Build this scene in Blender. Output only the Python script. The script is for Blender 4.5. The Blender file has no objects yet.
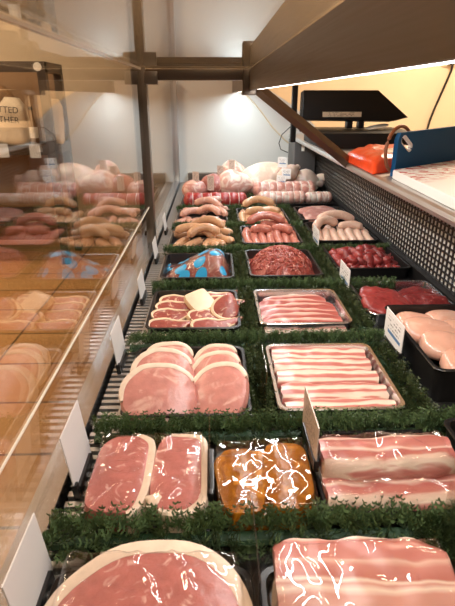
import bpy, bmesh, math, random
from mathutils import Vector, Matrix, noise as mnoise
PI = math.pi
R = math.radians
rng = random.Random(7)
sc = bpy.context.scene
col = sc.collection
ORD = ['first', 'second', 'third', 'fourth', 'fifth', 'sixth', 'seventh', 'eighth', 'ninth', 'tenth']

# ------------------------------------------------------------------ materials
def new_mat(name):
    m = bpy.data.materials.new(name)
    m.use_nodes = True
    nt = m.node_tree
    b = nt.nodes['Principled BSDF']
    return m, nt, b

def N(nt, t, **kw):
    n = nt.nodes.new(t)
    for k, v in kw.items():
        setattr(n, k, v)
    return n

def plain(name, c, rough=.5, metal=0., spec=.5, emit=None, es=0, noise=0, nscale=30, bump=0, bscale=80, coat=0):
    m, nt, b = new_mat(name)
    b.inputs['Base Color'].default_value = (*c, 1)
    b.inputs['Roughness'].default_value = rough
    b.inputs['Metallic'].default_value = metal
    b.inputs['Specular IOR Level'].default_value = spec
    b.inputs['Coat Weight'].default_value = coat
    if emit:
        b.inputs['Emission Color'].default_value = (*emit, 1)
        b.inputs['Emission Strength'].default_value = es
    tc = N(nt, 'ShaderNodeTexCoord')
    if noise:
        nz = N(nt, 'ShaderNodeTexNoise')
        nz.inputs['Scale'].default_value = nscale
        nz.inputs['Detail'].default_value = 4
        nt.links.new(tc.outputs['Object'], nz.inputs['Vector'])
        rp = N(nt, 'ShaderNodeValToRGB')
        rp.color_ramp.elements[0].position = .3
        rp.color_ramp.elements[1].position = .7
        rp.color_ramp.elements[0].color = (*[x * (1 - noise) for x in c], 1)
        rp.color_ramp.elements[1].color = (*[min(1, x * (1 + noise)) for x in c], 1)
        nt.links.new(nz.outputs['Fac'], rp.inputs['Fac'])
        nt.links.new(rp.outputs['Color'], b.inputs['Base Color'])
    if bump:
        n2 = N(nt, 'ShaderNodeTexNoise')
        n2.inputs['Scale'].default_value = bscale
        nt.links.new(tc.outputs['Object'], n2.inputs['Vector'])
        bp = N(nt, 'ShaderNodeBump')
        bp.inputs['Strength'].default_value = bump
        bp.inputs['Distance'].default_value = .004
        nt.links.new(n2.outputs['Fac'], bp.inputs['Height'])
        nt.links.new(bp.outputs['Normal'], b.inputs['Normal'])
    return m

def brushed(name, c, rough=.3, axis=(400, 6, 400), amt=.15):
    m, nt, b = new_mat(name)
    b.inputs['Metallic'].default_value = 1
    tc = N(nt, 'ShaderNodeTexCoord')
    mp = N(nt, 'ShaderNodeMapping')
    mp.inputs['Scale'].default_value = axis
    nz = N(nt, 'ShaderNodeTexNoise')
    nz.inputs['Scale'].default_value = 1
    nt.links.new(tc.outputs['Object'], mp.inputs['Vector'])
    nt.links.new(mp.outputs['Vector'], nz.inputs['Vector'])
    mr = N(nt, 'ShaderNodeMapRange')
    mr.inputs['To Min'].default_value = rough - amt
    mr.inputs['To Max'].default_value = rough + amt
    nt.links.new(nz.outputs['Fac'], mr.inputs['Value'])
    nt.links.new(mr.outputs['Result'], b.inputs['Roughness'])
    b.inputs['Base Color'].default_value = (*c, 1)
    return m

def meat(name, lean, fat, scale=40, lo=.52, hi=.62, dist=2.0, rough=.3, dark=.75, bump=.25, sss=.12):
    """lean muscle with fat marbling"""
    m, nt, b = new_mat(name)
    tc = N(nt, 'ShaderNodeTexCoord')
    oi = N(nt, 'ShaderNodeObjectInfo')
    add = N(nt, 'ShaderNodeVectorMath', operation='ADD')
    nt.links.new(tc.outputs['Object'], add.inputs[0])
    nt.links.new(oi.outputs['Random'], add.inputs[1])
    n1 = N(nt, 'ShaderNodeTexNoise')
    n1.inputs['Scale'].default_value = scale
    n1.inputs['Distortion'].default_value = dist
    n1.inputs['Detail'].default_value = 3
    nt.links.new(add.outputs[0], n1.inputs['Vector'])
    rp = N(nt, 'ShaderNodeValToRGB')
    rp.color_ramp.elements[0].position = lo
    rp.color_ramp.elements[1].position = hi
    rp.color_ramp.elements[0].color = (0, 0, 0, 1)
    rp.color_ramp.elements[1].color = (1, 1, 1, 1)
    nt.links.new(n1.outputs['Fac'], rp.inputs['Fac'])
    n2 = N(nt, 'ShaderNodeTexNoise')
    n2.inputs['Scale'].default_value = scale * 2.7
    n2.inputs['Detail'].default_value = 5
    nt.links.new(add.outputs[0], n2.inputs['Vector'])
    r2 = N(nt, 'ShaderNodeValToRGB')
    r2.color_ramp.elements[0].position = .3
    r2.color_ramp.elements[1].position = .7
    r2.color_ramp.elements[0].color = (*[x * dark for x in lean], 1)
    r2.color_ramp.elements[1].color = (*lean, 1)
    nt.links.new(n2.outputs['Fac'], r2.inputs['Fac'])
    mx = N(nt, 'ShaderNodeMix', data_type='RGBA')
    nt.links.new(rp.outputs['Color'], mx.inputs['Factor'])
    nt.links.new(r2.outputs['Color'], mx.inputs[6])
    mx.inputs[7].default_value = (*fat, 1)
    nt.links.new(mx.outputs[2], b.inputs['Base Color'])
    b.inputs['Roughness'].default_value = rough
    b.inputs['Subsurface Weight'].default_value = sss
    b.inputs['Subsurface Radius'].default_value = (.012, .004, .002)
    b.inputs['Subsurface Scale'].default_value = .6
    bp = N(nt, 'ShaderNodeBump')
    bp.inputs['Strength'].default_value = bump
    bp.inputs['Distance'].default_value = .004
    nt.links.new(n2.outputs['Fac'], bp.inputs['Height'])
    nt.links.new(bp.outputs['Normal'], b.inputs['Normal'])
    return m

def striped(name, axis, stops, amt=.12, nscale=(10, 30, 30), rough=.3, coat=0):
    """layers of fat and lean across one generated axis, wavy along the slice"""
    m, nt, b = new_mat(name)
    tc = N(nt, 'ShaderNodeTexCoord')
    oi = N(nt, 'ShaderNodeObjectInfo')
    mp = N(nt, 'ShaderNodeMapping')
    mp.inputs['Scale'].default_value = nscale
    nt.links.new(tc.outputs['Object'], mp.inputs['Vector'])
    add = N(nt, 'ShaderNodeVectorMath', operation='ADD')
    ml = N(nt, 'ShaderNodeMath', operation='MULTIPLY')
    ml.inputs[1].default_value = 17
    nt.links.new(oi.outputs['Random'], ml.inputs[0])
    nt.links.new(mp.outputs['Vector'], add.inputs[0])
    nt.links.new(ml.outputs[0], add.inputs[1])
    nz = N(nt, 'ShaderNodeTexNoise')
    nz.inputs['Scale'].default_value = 1
    nz.inputs['Detail'].default_value = 3
    nz.inputs['Distortion'].default_value = .6
    nt.links.new(add.outputs[0], nz.inputs['Vector'])
    sp = N(nt, 'ShaderNodeSeparateXYZ')
    nt.links.new(tc.outputs['Generated'], sp.inputs[0])
    s = N(nt, 'ShaderNodeMath', operation='SUBTRACT')
    s.inputs[1].default_value = .5
    nt.links.new(nz.outputs['Fac'], s.inputs[0])
    k = N(nt, 'ShaderNodeMath', operation='MULTIPLY_ADD')
    k.inputs[1].default_value = amt * 4
    nt.links.new(s.outputs[0], k.inputs[0])
    nt.links.new(sp.outputs['XYZ'.index(axis)], k.inputs[2])
    rp = N(nt, 'ShaderNodeValToRGB')
    el = rp.color_ramp.elements
    while len(el) < len(stops):
        el.new(.5)
    for e, (p, c) in zip(el, stops):
        e.position = p
        e.color = (*c, 1)
    nt.links.new(k.outputs[0], rp.inputs['Fac'])
    nt.links.new(rp.outputs['Color'], b.inputs['Base Color'])
    b.inputs['Roughness'].default_value = rough
    b.inputs['Coat Weight'].default_value = coat
    b.inputs['Subsurface Weight'].default_value = .1
    b.inputs['Subsurface Radius'].default_value = (.012, .004, .002)
    b.inputs['Subsurface Scale'].default_value = .5
    bp = N(nt, 'ShaderNodeBump')
    bp.inputs['Strength'].default_value = .3
    bp.inputs['Distance'].default_value = .004
    nt.links.new(nz.outputs['Fac'], bp.inputs['Height'])
    nt.links.new(bp.outputs['Normal'], b.inputs['Normal'])
    return m

def clear(name, tint=(1, 1, 1), base=.04, power=5, rough=.0, wr=0, wscale=60, gain=.96):
    """thin clear sheet: transmits, and mirrors more the flatter one looks along it"""
    m = bpy.data.materials.new(name)
    m.use_nodes = True
    nt = m.node_tree
    nt.nodes.clear()
    out = N(nt, 'ShaderNodeOutputMaterial')
    tr = N(nt, 'ShaderNodeBsdfTransparent')
    tr.inputs['Color'].default_value = (*tint, 1)
    gl = N(nt, 'ShaderNodeBsdfGlossy')
    gl.inputs['Roughness'].default_value = rough
    mx = N(nt, 'ShaderNodeMixShader')
    g = N(nt, 'ShaderNodeNewGeometry')
    d = N(nt, 'ShaderNodeVectorMath', operation='DOT_PRODUCT')
    if wr:
        tc = N(nt, 'ShaderNodeTexCoord')
        nz = N(nt, 'ShaderNodeTexNoise')
        nz.inputs['Scale'].default_value = wscale
        nz.inputs['Detail'].default_value = 4
        nz.inputs['Distortion'].default_value = 1.5
        nt.links.new(tc.outputs['Object'], nz.inputs['Vector'])
        bp = N(nt, 'ShaderNodeBump')
        bp.inputs['Strength'].default_value = wr
        bp.inputs['Distance'].default_value = .01
        nt.links.new(nz.outputs['Fac'], bp.inputs['Height'])
        nt.links.new(bp.outputs['Normal'], gl.inputs['Normal'])
        nt.links.new(bp.outputs['Normal'], d.inputs[1])
    else:
        nt.links.new(g.outputs['Normal'], d.inputs[1])
    nt.links.new(g.outputs['Incoming'], d.inputs[0])
    a = N(nt, 'ShaderNodeMath', operation='ABSOLUTE')
    nt.links.new(d.outputs['Value'], a.inputs[0])
    o = N(nt, 'ShaderNodeMath', operation='SUBTRACT')
    o.inputs[0].default_value = 1
    nt.links.new(a.outputs[0], o.inputs[1])
    p = N(nt, 'ShaderNodeMath', operation='POWER')
    p.inputs[1].default_value = power
    nt.links.new(o.outputs[0], p.inputs[0])
    f = N(nt, 'ShaderNodeMath', operation='MULTIPLY_ADD')
    f.inputs[1].default_value = gain
    f.inputs[2].default_value = base
    f.use_clamp = True
    nt.links.new(p.outputs[0], f.inputs[0])
    nt.links.new(f.outputs[0], mx.inputs[0])
    nt.links.new(tr.outputs[0], mx.inputs[1])
    nt.links.new(gl.outputs[0], mx.inputs[2])
    nt.links.new(mx.outputs[0], out.inputs[0])
    return m

def printed(name, base, ink, rows=9, axis_u='Y', axis_v='Z', blue=None, top=.85, bottom=.35):
    """a card with rows of illegible small print (and perhaps one coloured rule)"""
    m, nt, b = new_mat(name)
    b.inputs['Roughness'].default_value = .35
    tc = N(nt, 'ShaderNodeTexCoord')
    sp = N(nt, 'ShaderNodeSeparateXYZ')
    nt.links.new(tc.outputs['Generated'], sp.inputs[0])
    u = sp.outputs['XYZ'.index(axis_u)]
    v = sp.outputs['XYZ'.index(axis_v)]
    def mth(op, a, b_=None, c=None):
        n = N(nt, 'ShaderNodeMath', operation=op)
        for i, x in enumerate((a, b_, c)):
            if x is None:
                continue
            if isinstance(x, (int, float)):
                n.inputs[i].default_value = x
            else:
                nt.links.new(x, n.inputs[i])
        return n.outputs[0]
    fr = mth('FRACT', mth('MULTIPLY', v, rows))
    line = mth('MULTIPLY', mth('GREATER_THAN', fr, .45), mth('LESS_THAN', fr, .85))
    cb = N(nt, 'ShaderNodeCombineXYZ')
    nt.links.new(mth('MULTIPLY', u, 14), cb.inputs[0])
    nt.links.new(mth('FLOOR', mth('MULTIPLY', v, rows)), cb.inputs[1])
    nz = N(nt, 'ShaderNodeTexNoise')
    nz.inputs['Scale'].default_value = 1.3
    nt.links.new(cb.outputs[0], nz.inputs['Vector'])
    word = mth('GREATER_THAN', nz.outputs['Fac'], .5)
    inside = mth('MULTIPLY', mth('MULTIPLY', mth('GREATER_THAN', u, .15), mth('LESS_THAN', u, .85)),
                 mth('MULTIPLY', mth('GREATER_THAN', v, bottom), mth('LESS_THAN', v, top)))
    mask = mth('MULTIPLY', mth('MULTIPLY', line, word), inside)
    mx = N(nt, 'ShaderNodeMix', data_type='RGBA')
    nt.links.new(mask, mx.inputs['Factor'])
    mx.inputs[6].default_value = (*base, 1)
    mx.inputs[7].default_value = (*ink, 1)
    last = mx.outputs[2]
    if blue:
        bm = mth('MULTIPLY', mth('MULTIPLY', mth('GREATER_THAN', v, .34), mth('LESS_THAN', v, .44)),
                 mth('MULTIPLY', mth('GREATER_THAN', u, .1), mth('LESS_THAN', u, .8)))
        m2 = N(nt, 'ShaderNodeMix', data_type='RGBA')
        nt.links.new(bm, m2.inputs['Factor'])
        nt.links.new(last, m2.inputs[6])
        m2.inputs[7].default_value = (*blue, 1)
        last = m2.outputs[2]
    nt.links.new(last, b.inputs['Base Color'])
    return m

def spots(name, base_mat_fn, spot, scale, thr):
    m, nt, b = new_mat(name)
    return m

M = {}
M['steel'] = brushed('brushed_steel', (.62, .61, .60), .42)
M['steel_dark'] = brushed('dark_steel', (.30, .27, .24), .35)
M['bronze'] = brushed('warm_frame_metal', (.19, .155, .125), .38, amt=.08)
M['panel'] = plain('grey_rear_panel', (.86, .84, .80), .45)
M['chrome'] = plain('polished_steel', (.74, .76, .79), .22, 1)
M['black'] = plain('black_plastic', (.012, .011, .011), .3)
M['mesh'] = plain('dark_grille_metal', (.055, .05, .048), .4, .6)
M['deckdark'] = plain('dark_deck', (.02, .019, .018), .45)
M['white_abs'] = plain('white_panel', (.80, .80, .77), .35)
M['cream'] = plain('cream_wall', (.80, .68, .50), .7, noise=.04, nscale=3, bump=.08, bscale=60)
M['ceil'] = plain('ceiling_paint', (.75, .66, .52), .8)
M['glass'] = clear('counter_glass', (.975, .965, .945), .085, 4.5, gain=.91)
M['edge'] = plain('glass_edge', (.9, .86, .76), .15, 0, .8)
M['led'] = plain('led_diffuser', (1, 1, 1), .4, emit=(1, .97, .92), es=9)
M['grass'] = plain('parsley_green', (.085, .135, .055), .34, noise=.5, nscale=60)
M['grass_l'] = plain('grass_olive', (.048, .068, .024), .45, noise=.5, nscale=50)
M['grass_base'] = plain('dark_green_base', (.015, .05, .018), .6)
M['pork'] = meat('pork_lean', (.60, .25, .21), (.70, .41, .34), 26, .56, .70, 1.6, .28, .80)
M['pork_dk'] = meat('pork_muscle', (.48, .15, .12), (.66, .38, .31), 40, .57, .66, 2, .28, .8)
M['ham'] = meat('gammon_lean', (.53, .18, .16), (.70, .42, .36), 30, .60, .70, 3, .25, .78)
M['fat'] = plain('pork_fat', (.77, .61, .48), .35, noise=.07, nscale=60, bump=.15)
M['fat_y'] = plain('cream_fat', (.83, .62, .42), .35, noise=.1, nscale=50)
M['lamb'] = meat('lamb_lean', (.38, .095, .075), (.66, .42, .31), 45, .58, .66, 2, .3, .7)
M['beef'] = meat('beef_lean', (.36, .045, .042), (.52, .17, .14), 38, .62, .78, 2.5, .36, .6)
M['beefd'] = meat('beef_dark', (.24, .025, .025), (.45, .13, .11), 60, .60, .74, 2, .42, .5)
M['beefred'] = meat('beef_red_joint', (.44, .045, .04), (.72, .36, .30), 40, .62, .70, 2.5, .3, .6)
M['mince'] = meat('minced_beef', (.42, .085, .065), (.60, .28, .22), 110, .56, .66, 1, .35, .6)
M['chicken'] = meat('chicken_flesh', (.74, .40, .29), (.80, .52, .40), 20, .55, .75, 1, .22, .9, .15)
M['skin'] = meat('pale_skin', (.78, .56, .45), (.84, .68, .58), 25, .5, .7, 1, .4, .9, .3)
M['paleroll'] = meat('pale_pork_roll', (.72, .40, .33), (.84, .66, .57), 22, .48, .6, 1.5, .35, .85)
M['pinkroll'] = meat('pink_pork_roll', (.62, .27, .22), (.80, .54, .45), 26, .5, .62, 1.5, .33, .82)
M['saus_pink'] = meat('pink_sausage', (.55, .19, .14), (.68, .32, .25), 90, .56, .7, .5, .25, .82, .1)
M['saus_beige'] = meat('beige_sausage', (.64, .36, .20), (.74, .48, .30), 90, .56, .7, .5, .28, .85, .1)
M['saus_pale'] = meat('pale_sausage', (.78, .52, .40), (.84, .62, .50), 90, .56, .7, .5, .28, .9, .1)
M['saus_rose'] = meat('rosy_sausage', (.68, .36, .27), (.78, .50, .40), 90, .56, .7, .5, .28, .88, .1)
M['hamslice'] = meat('sliced_gammon', (.56, .25, .21), (.72, .46, .40), 30, .55, .7, 1, .3, .8)
M['orange'] = meat('orange_marinade', (.34, .105, .005), (.52, .20, .014), 28, .5, .7, 2, .2, .6, .5, .15)
FATW = (.78, .62, .50)
M['belly'] = striped('belly_layers', 'Y', [(0, (.44, .13, .105)), (.12, (.50, .17, .14)), (.18, FATW), (.30, (.74, .52, .42)), (.36, (.48, .15, .125)), (.46, (.50, .17, .14)), (.52, FATW), (.66, (.74, .52, .42)), (.72, (.46, .14, .115)), (.84, (.56, .22, .18)), (.90, FATW), (1, (.74, .55, .44))], .10, (9, 60, 60))
M['rasher'] = striped('rasher_layers', 'Y', [(0, (.74, .52, .42)), (.18, FATW), (.28, (.62, .27, .22)), (.45, (.40, .10, .085)), (.72, (.34, .08, .065)), (.80, (.62, .30, .25)), (1, (.74, .52, .42))], .05, (12, 50, 50))
M['streaky'] = striped('streaky_layers', 'Y', [(0, (.50, .18, .15)), (.04, (.60, .28, .23)), (.09, FATW), (.22, (.70, .48, .38)), (.28, (.50, .17, .14)), (.42, (.44, .13, .11)), (.50, (.74, .55, .45)), (.57, (.54, .20, .17)), (.74, (.42, .12, .10)), (.82, FATW), (.90, (.50, .17, .14)), (1, (.46, .14, .115))], .11, (14, 40, 40))
M['backbacon'] = striped('back_bacon_layers', 'Y', [(0, (.66, .36, .29)), (.30, (.62, .30, .24)), (.36, FATW), (.41, (.60, .28, .23)), (.44, FATW), (.47, (.48, .16, .13)), (.60, (.56, .23, .19)), (.66, (.70, .45, .36)), (.69, (.54, .20, .17)), (.92, (.48, .16, .13)), (.97, FATW), (1, FATW)], .035, (16, 22, 22))
M['film'] = clear('clear_film', (1, .995, .99), .10, 4.5, .015, 0, 110, .7)
M['filmbag'] = clear('clear_bag', (.985, .98, .975), .10, 4, .02, 0, 100, .7)
M['card'] = printed('ticket_print', (.86, .85, .83), (.28, .26, .26), 9, blue=(.10, .22, .42))
M['card_kraft'] = printed('kraft_ticket_print', (.66, .55, .48), (.22, .16, .13), 12, top=.95, bottom=.1)
M['card_clear'] = clear('clear_ticket', (.95, .93, .9), .10, 3, .1)
M['card_white'] = plain('white_card', (.74, .72, .72), .35)
M['board'] = None
M['blue'] = plain('blue_plastic', (.003, .070, .19), .55, spec=.2, bump=.1, bscale=300)
M['label_blue'] = plain('pale_blue_label', (.62, .66, .72), .5)
M['redbag'] = plain('orange_red_plastic', (.82, .075, .018), .28, bump=.6, bscale=40, noise=.15, nscale=20)
M['paper'] = plain('white_paper', (.85, .82, .75), .6)
M['ink'] = plain('dark_ink', (.03, .02, .02), .6)
M['brown'] = plain('brown_leather', (.26, .085, .035), .5)
M['till'] = plain('black_till', (.010, .008, .007), .5, spec=.25)
M['shelfm'] = plain('dark_brown_frame', (.05, .032, .02), .45)
M['shelfback'] = plain('brown_back_panel', (.34, .20, .10), .6)
M['bag'] = plain('canvas_bag', (.72, .60, .44), .8, noise=.12, nscale=12, bump=.3, bscale=30)
M['brownbag'] = plain('brown_bag', (.22, .12, .05), .7, noise=.3, nscale=15)
M['greybox'] = plain('dark_grey_housing', (.09, .085, .085), .45)
M['socket'] = plain('ivory_plastic', (.78, .66, .48), .4)
M['cabinet'] = plain('counter_body', (.08, .075, .07), .5)  # even dark grey of the cabinet body

def blood_board():
    m, nt, b = new_mat('stained_white_board')
    tc = N(nt, 'ShaderNodeTexCoord')
    mp = N(nt, 'ShaderNodeMapping')
    mp.inputs['Rotation'].default_value = (0, 0, R(-40))
    mp.inputs['Scale'].default_value = (34, 62, 1)
    nt.links.new(tc.outputs['Object'], mp.inputs['Vector'])
    nz = N(nt, 'ShaderNodeTexNoise')
    nz.inputs['Scale'].default_value = 1
    nz.inputs['Detail'].default_value = 4
    nz.inputs['Distortion'].default_value = .8
    nt.links.new(mp.outputs['Vector'], nz.inputs['Vector'])
    rp = N(nt, 'ShaderNodeValToRGB')
    rp.color_ramp.elements[0].position = .52
    rp.color_ramp.elements[1].position = .56
    nt.links.new(nz.outputs['Fac'], rp.inputs['Fac'])
    # the stains lie along the rear edge of the board
    sp = N(nt, 'ShaderNodeVectorMath', operation='DOT_PRODUCT')
    sp.inputs[1].default_value = (-.61, .79, 0)
    nt.links.new(tc.outputs['Object'], sp.inputs[0])
    mr = N(nt, 'ShaderNodeMapRange')
    mr.inputs['From Min'].default_value = .0
    mr.inputs['From Max'].default_value = .06
    nt.links.new(sp.outputs['Value'], mr.inputs['Value'])
    ge = N(nt, 'ShaderNodeNewGeometry')
    sz = N(nt, 'ShaderNodeSeparateXYZ')
    nt.links.new(ge.outputs['Normal'], sz.inputs[0])
    gt = N(nt, 'ShaderNodeMath', operation='GREATER_THAN')
    gt.inputs[1].default_value = .8
    nt.links.new(sz.outputs['Z'], gt.inputs[0])
    m0 = N(nt, 'ShaderNodeMath', operation='MULTIPLY')
    nt.links.new(gt.outputs[0], m0.inputs[0])
    nt.links.new(mr.outputs['Result'], m0.inputs[1])
    mu = N(nt, 'ShaderNodeMath', operation='MULTIPLY')
    nt.links.new(rp.outputs['Color'], mu.inputs[0])
    nt.links.new(m0.outputs[0], mu.inputs[1])
    mx = N(nt, 'ShaderNodeMix', data_type='RGBA')
    nt.links.new(mu.outputs[0], mx.inputs['Factor'])
    mx.inputs[6].default_value = (.84, .82, .77, 1)
    mx.inputs[7].default_value = (.50, .012, .006, 1)
    nt.links.new(mx.outputs[2], b.inputs['Base Color'])
    b.inputs['Roughness'].default_value = .45
    return m
M['board'] = blood_board()

def floor_mat():
    m, nt, b = new_mat('tan_plank_tiles')
    tc = N(nt, 'ShaderNodeTexCoord')
    mp = N(nt, 'ShaderNodeMapping')
    mp.inputs['Location'].default_value = (1.15 + 1.2 * 4, -1.58 + .36 * 20, 0)
    nt.links.new(tc.outputs['Object'], mp.inputs['Vector'])
    br = N(nt, 'ShaderNodeTexBrick')
    br.offset = 0
    br.inputs['Scale'].default_value = 1
    br.inputs['Brick Width'].default_value = 1.2
    br.inputs['Row Height'].default_value = .36
    br.inputs['Mortar Size'].default_value = .007
    br.inputs['Color1'].default_value = (.52, .27, .105, 1)
    br.inputs['Color2'].default_value = (.60, .33, .135, 1)
    br.inputs['Mortar'].default_value = (.16, .08, .035, 1)
    nt.links.new(mp.outputs['Vector'], br.inputs['Vector'])
    m2 = N(nt, 'ShaderNodeMapping')
    m2.inputs['Scale'].default_value = (1.5, 14, 1)
    nt.links.new(tc.outputs['Object'], m2.inputs['Vector'])
    nz = N(nt, 'ShaderNodeTexNoise')
    nz.inputs['Scale'].default_value = 2
    nz.inputs['Detail'].default_value = 5
    nt.links.new(m2.outputs['Vector'], nz.inputs['Vector'])
    mx = N(nt, 'ShaderNodeMix', data_type='RGBA', blend_type='MULTIPLY')
    mx.inputs['Factor'].default_value = .55
    nt.links.new(br.outputs['Color'], mx.inputs[6])
    rp = N(nt, 'ShaderNodeValToRGB')
    rp.color_ramp.elements[0].color = (.55, .5, .45, 1)
    rp.color_ramp.elements[1].color = (1, 1, 1, 1)
    nt.links.new(nz.outputs['Fac'], rp.inputs['Fac'])
    nt.links.new(rp.outputs['Color'], mx.inputs[7])
    nt.links.new(mx.outputs[2], b.inputs['Base Color'])
    b.inputs['Roughness'].default_value = .28
    return m
M['floor'] = floor_mat()

def spotted_film():
    m = clear('blue_spotted_film', (.97, .96, .95), .10, 3, .08, .7, 60, .7)
    nt = m.node_tree
    out = nt.nodes['Material Output']
    last = out.inputs[0].links[0].from_socket
    tc = N(nt, 'ShaderNodeTexCoord')
    vo = N(nt, 'ShaderNodeTexVoronoi')
    vo.inputs['Scale'].default_value = 29
    vo.inputs['Randomness'].default_value = .55
    mp = N(nt, 'ShaderNodeMapping')
    mp.inputs['Scale'].default_value = (.75, 1.0, .2)
    nt.links.new(tc.outputs['Object'], mp.inputs['Vector'])
    nt.links.new(mp.outputs['Vector'], vo.inputs['Vector'])
    lt = N(nt, 'ShaderNodeMath', operation='LESS_THAN')
    lt.inputs[1].default_value = .36
    nt.links.new(vo.outputs['Distance'], lt.inputs[0])
    bs = N(nt, 'ShaderNodeBsdfPrincipled')
    bs.inputs['Base Color'].default_value = (.03, .36, .66, 1)
    bs.inputs['Roughness'].default_value = .3
    mx = N(nt, 'ShaderNodeMixShader')
    nt.links.new(lt.outputs[0], mx.inputs[0])
    nt.links.new(last, mx.inputs[1])
    nt.links.new(bs.outputs[0], mx.inputs[2])
    nt.links.new(mx.outputs[0], out.inputs[0])
    return m
M['filmblue'] = spotted_film()

# ------------------------------------------------------------------ objects
def tag(o, label=None, cat=None, group=None, kind=None):
    if label: o['label'] = label
    if cat: o['category'] = cat
    if group: o['group'] = group
    if kind: o['kind'] = kind
    return o

def empty(name, loc, label=None, cat=None, group=None, rot=(0, 0, 0)):
    o = bpy.data.objects.new(name, None)
    o.empty_display_size = .02
    col.objects.link(o)
    o.location = loc
    o.rotation_euler = rot
    return tag(o, label, cat, group)

class MB:
    def __init__(s):
        s.v = []
        s.f = []
    def add(s, vs, fs):
        b = len(s.v)
        s.v += [tuple(p) for p in vs]
        s.f += [tuple(b + i for i in f) for f in fs]
        return s
    def box(s, x0, x1, y0, y1, z0, z1):
        vs = [(x, y, z) for z in (z0, z1) for x, y in ((x0, y0), (x1, y0), (x1, y1), (x0, y1))]
        return s.add(vs, [(3, 2, 1, 0), (4, 5, 6, 7), (0, 1, 5, 4), (1, 2, 6, 5), (2, 3, 7, 6), (3, 0, 4, 7)])
    def prism(s, poly, d0, d1, plane='xz'):
        n = len(poly)
        def pt(a, b, d):
            return {'xz': (a, d, b), 'xy': (a, b, d), 'yz': (d, a, b)}[plane]
        vs = [pt(a, b, d0) for a, b in poly] + [pt(a, b, d1) for a, b in poly]
        fs = [tuple(range(n))[::-1], tuple(range(n, 2 * n))] + [(i, (i + 1) % n, n + (i + 1) % n, n + i) for i in range(n)]
        return s.add(vs, fs)
    def tube(s, path, rad, n=10, squash=1.0, cap=True):
        path = [Vector(p) for p in path]
        rs = rad if isinstance(rad, (list, tuple)) else [rad] * len(path)
        vs = []
        fs = []
        up = Vector((0, 0, 1))
        for i, p in enumerate(path):
            t = (path[min(i + 1, len(path) - 1)] - path[max(i - 1, 0)]).normalized()
            u = up if abs(t.z) < .9 else Vector((1, 0, 0))
            a = t.cross(u).normalized()
            b = a.cross(t).normalized()
            for k in range(n):
                th = 2 * PI * k / n
                vs.append(p + a * math.cos(th) * rs[i] + b * math.sin(th) * rs[i] * squash)
        for i in range(len(path) - 1):
            for k in range(n):
                k2 = (k + 1) % n
                fs.append((i * n + k, i * n + k2, (i + 1) * n + k2, (i + 1) * n + k))
        if cap:
            fs.append(tuple(range(n))[::-1])
            m = (len(path) - 1) * n
            fs.append(tuple(range(m, m + n)))
        return s.add(vs, fs)
    def slab(s, out, h, dome=0., rings=(.9, 1, 1, .94, .8, .55, .28), warp=None, z0=0.):
        n = len(out)
        cx = sum(p[0] for p in out) / n
        cy = sum(p[1] for p in out) / n
        zs = [0, h * .3, h * .65, h] + [h + dome * (1 - r * r) for r in rings[4:]]
        vs = []
        for r, z in zip(rings, zs):
            for x, y in out:
                vs.append((cx + (x - cx) * r, cy + (y - cy) * r, z0 + z))
        b = len(vs)
        vs.append((cx, cy, z0))
        vs.append((cx, cy, z0 + h + dome))
        if warp:
            vs = [warp(*p) for p in vs]
        fs = []
        for i in range(len(rings) - 1):
            for k in range(n):
                k2 = (k + 1) % n
                fs.append((i * n + k, i * n + k2, (i + 1) * n + k2, (i + 1) * n + k))
        m = (len(rings) - 1) * n
        for k in range(n):
            fs.append((b, (k + 1) % n, k))
            fs.append((b + 1, m + k, m + (k + 1) % n))
        return s.add(vs, fs)
    def build(s, name, mat, parent=None, loc=(0, 0, 0), rot=(0, 0, 0), smooth=True, bevel=0, auto=40):
        me = bpy.data.meshes.new(name)
        me.from_pydata(s.v, [], s.f)
        me.update()
        bm = bmesh.new()
        bm.from_mesh(me)
        bmesh.ops.recalc_face_normals(bm, faces=bm.faces)
        if bevel:
            bmesh.ops.bevel(bm, geom=[e for e in bm.edges if e.calc_face_angle(0) > .6], offset=bevel, segments=2, affect='EDGES', profile=.6)
        bm.to_mesh(me)
        bm.free()
        if smooth:
            for p in me.polygons:
                p.use_smooth = True
            try:
                me.set_sharp_from_angle(angle=R(auto))
            except Exception:
                pass
        o = bpy.data.objects.new(name, me)
        me.materials.append(mat)
        col.objects.link(o)
        o.location = loc
        o.rotation_euler = rot
        if parent:
            o.parent = parent
        return o

def boxo(name, mat, dims, parent=None, bevel=0, **k):
    return MB().box(*dims).build(name, mat, parent, bevel=bevel, **k)

def copy_tree(o, parent=None):
    c = o.copy()
    col.objects.link(c)
    if parent:
        c.parent = parent
    for ch in list(o.children):
        copy_tree(ch, c)
    return c

def nz(x, y, z=0., s=1.):
    return mnoise.noise(Vector((x * s, y * s, z * s)))

def oval(a, b, n=40, pw=2.0, lump=.04, seed=0., egg=0.):
    pts = []
    for i in range(n):
        t = 2 * PI * i / n
        c, s_ = math.cos(t), math.sin(t)
        x = a * math.copysign(abs(c) ** (2 / pw), c)
        y = b * math.copysign(abs(s_) ** (2 / pw), s_)
        k = 1 + lump * 2 * nz(c * 1.3 + seed * 3.1, s_ * 1.3 + seed)
        x *= (1 + egg * s_)
        pts.append((x * k, y * k))
    return pts

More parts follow.
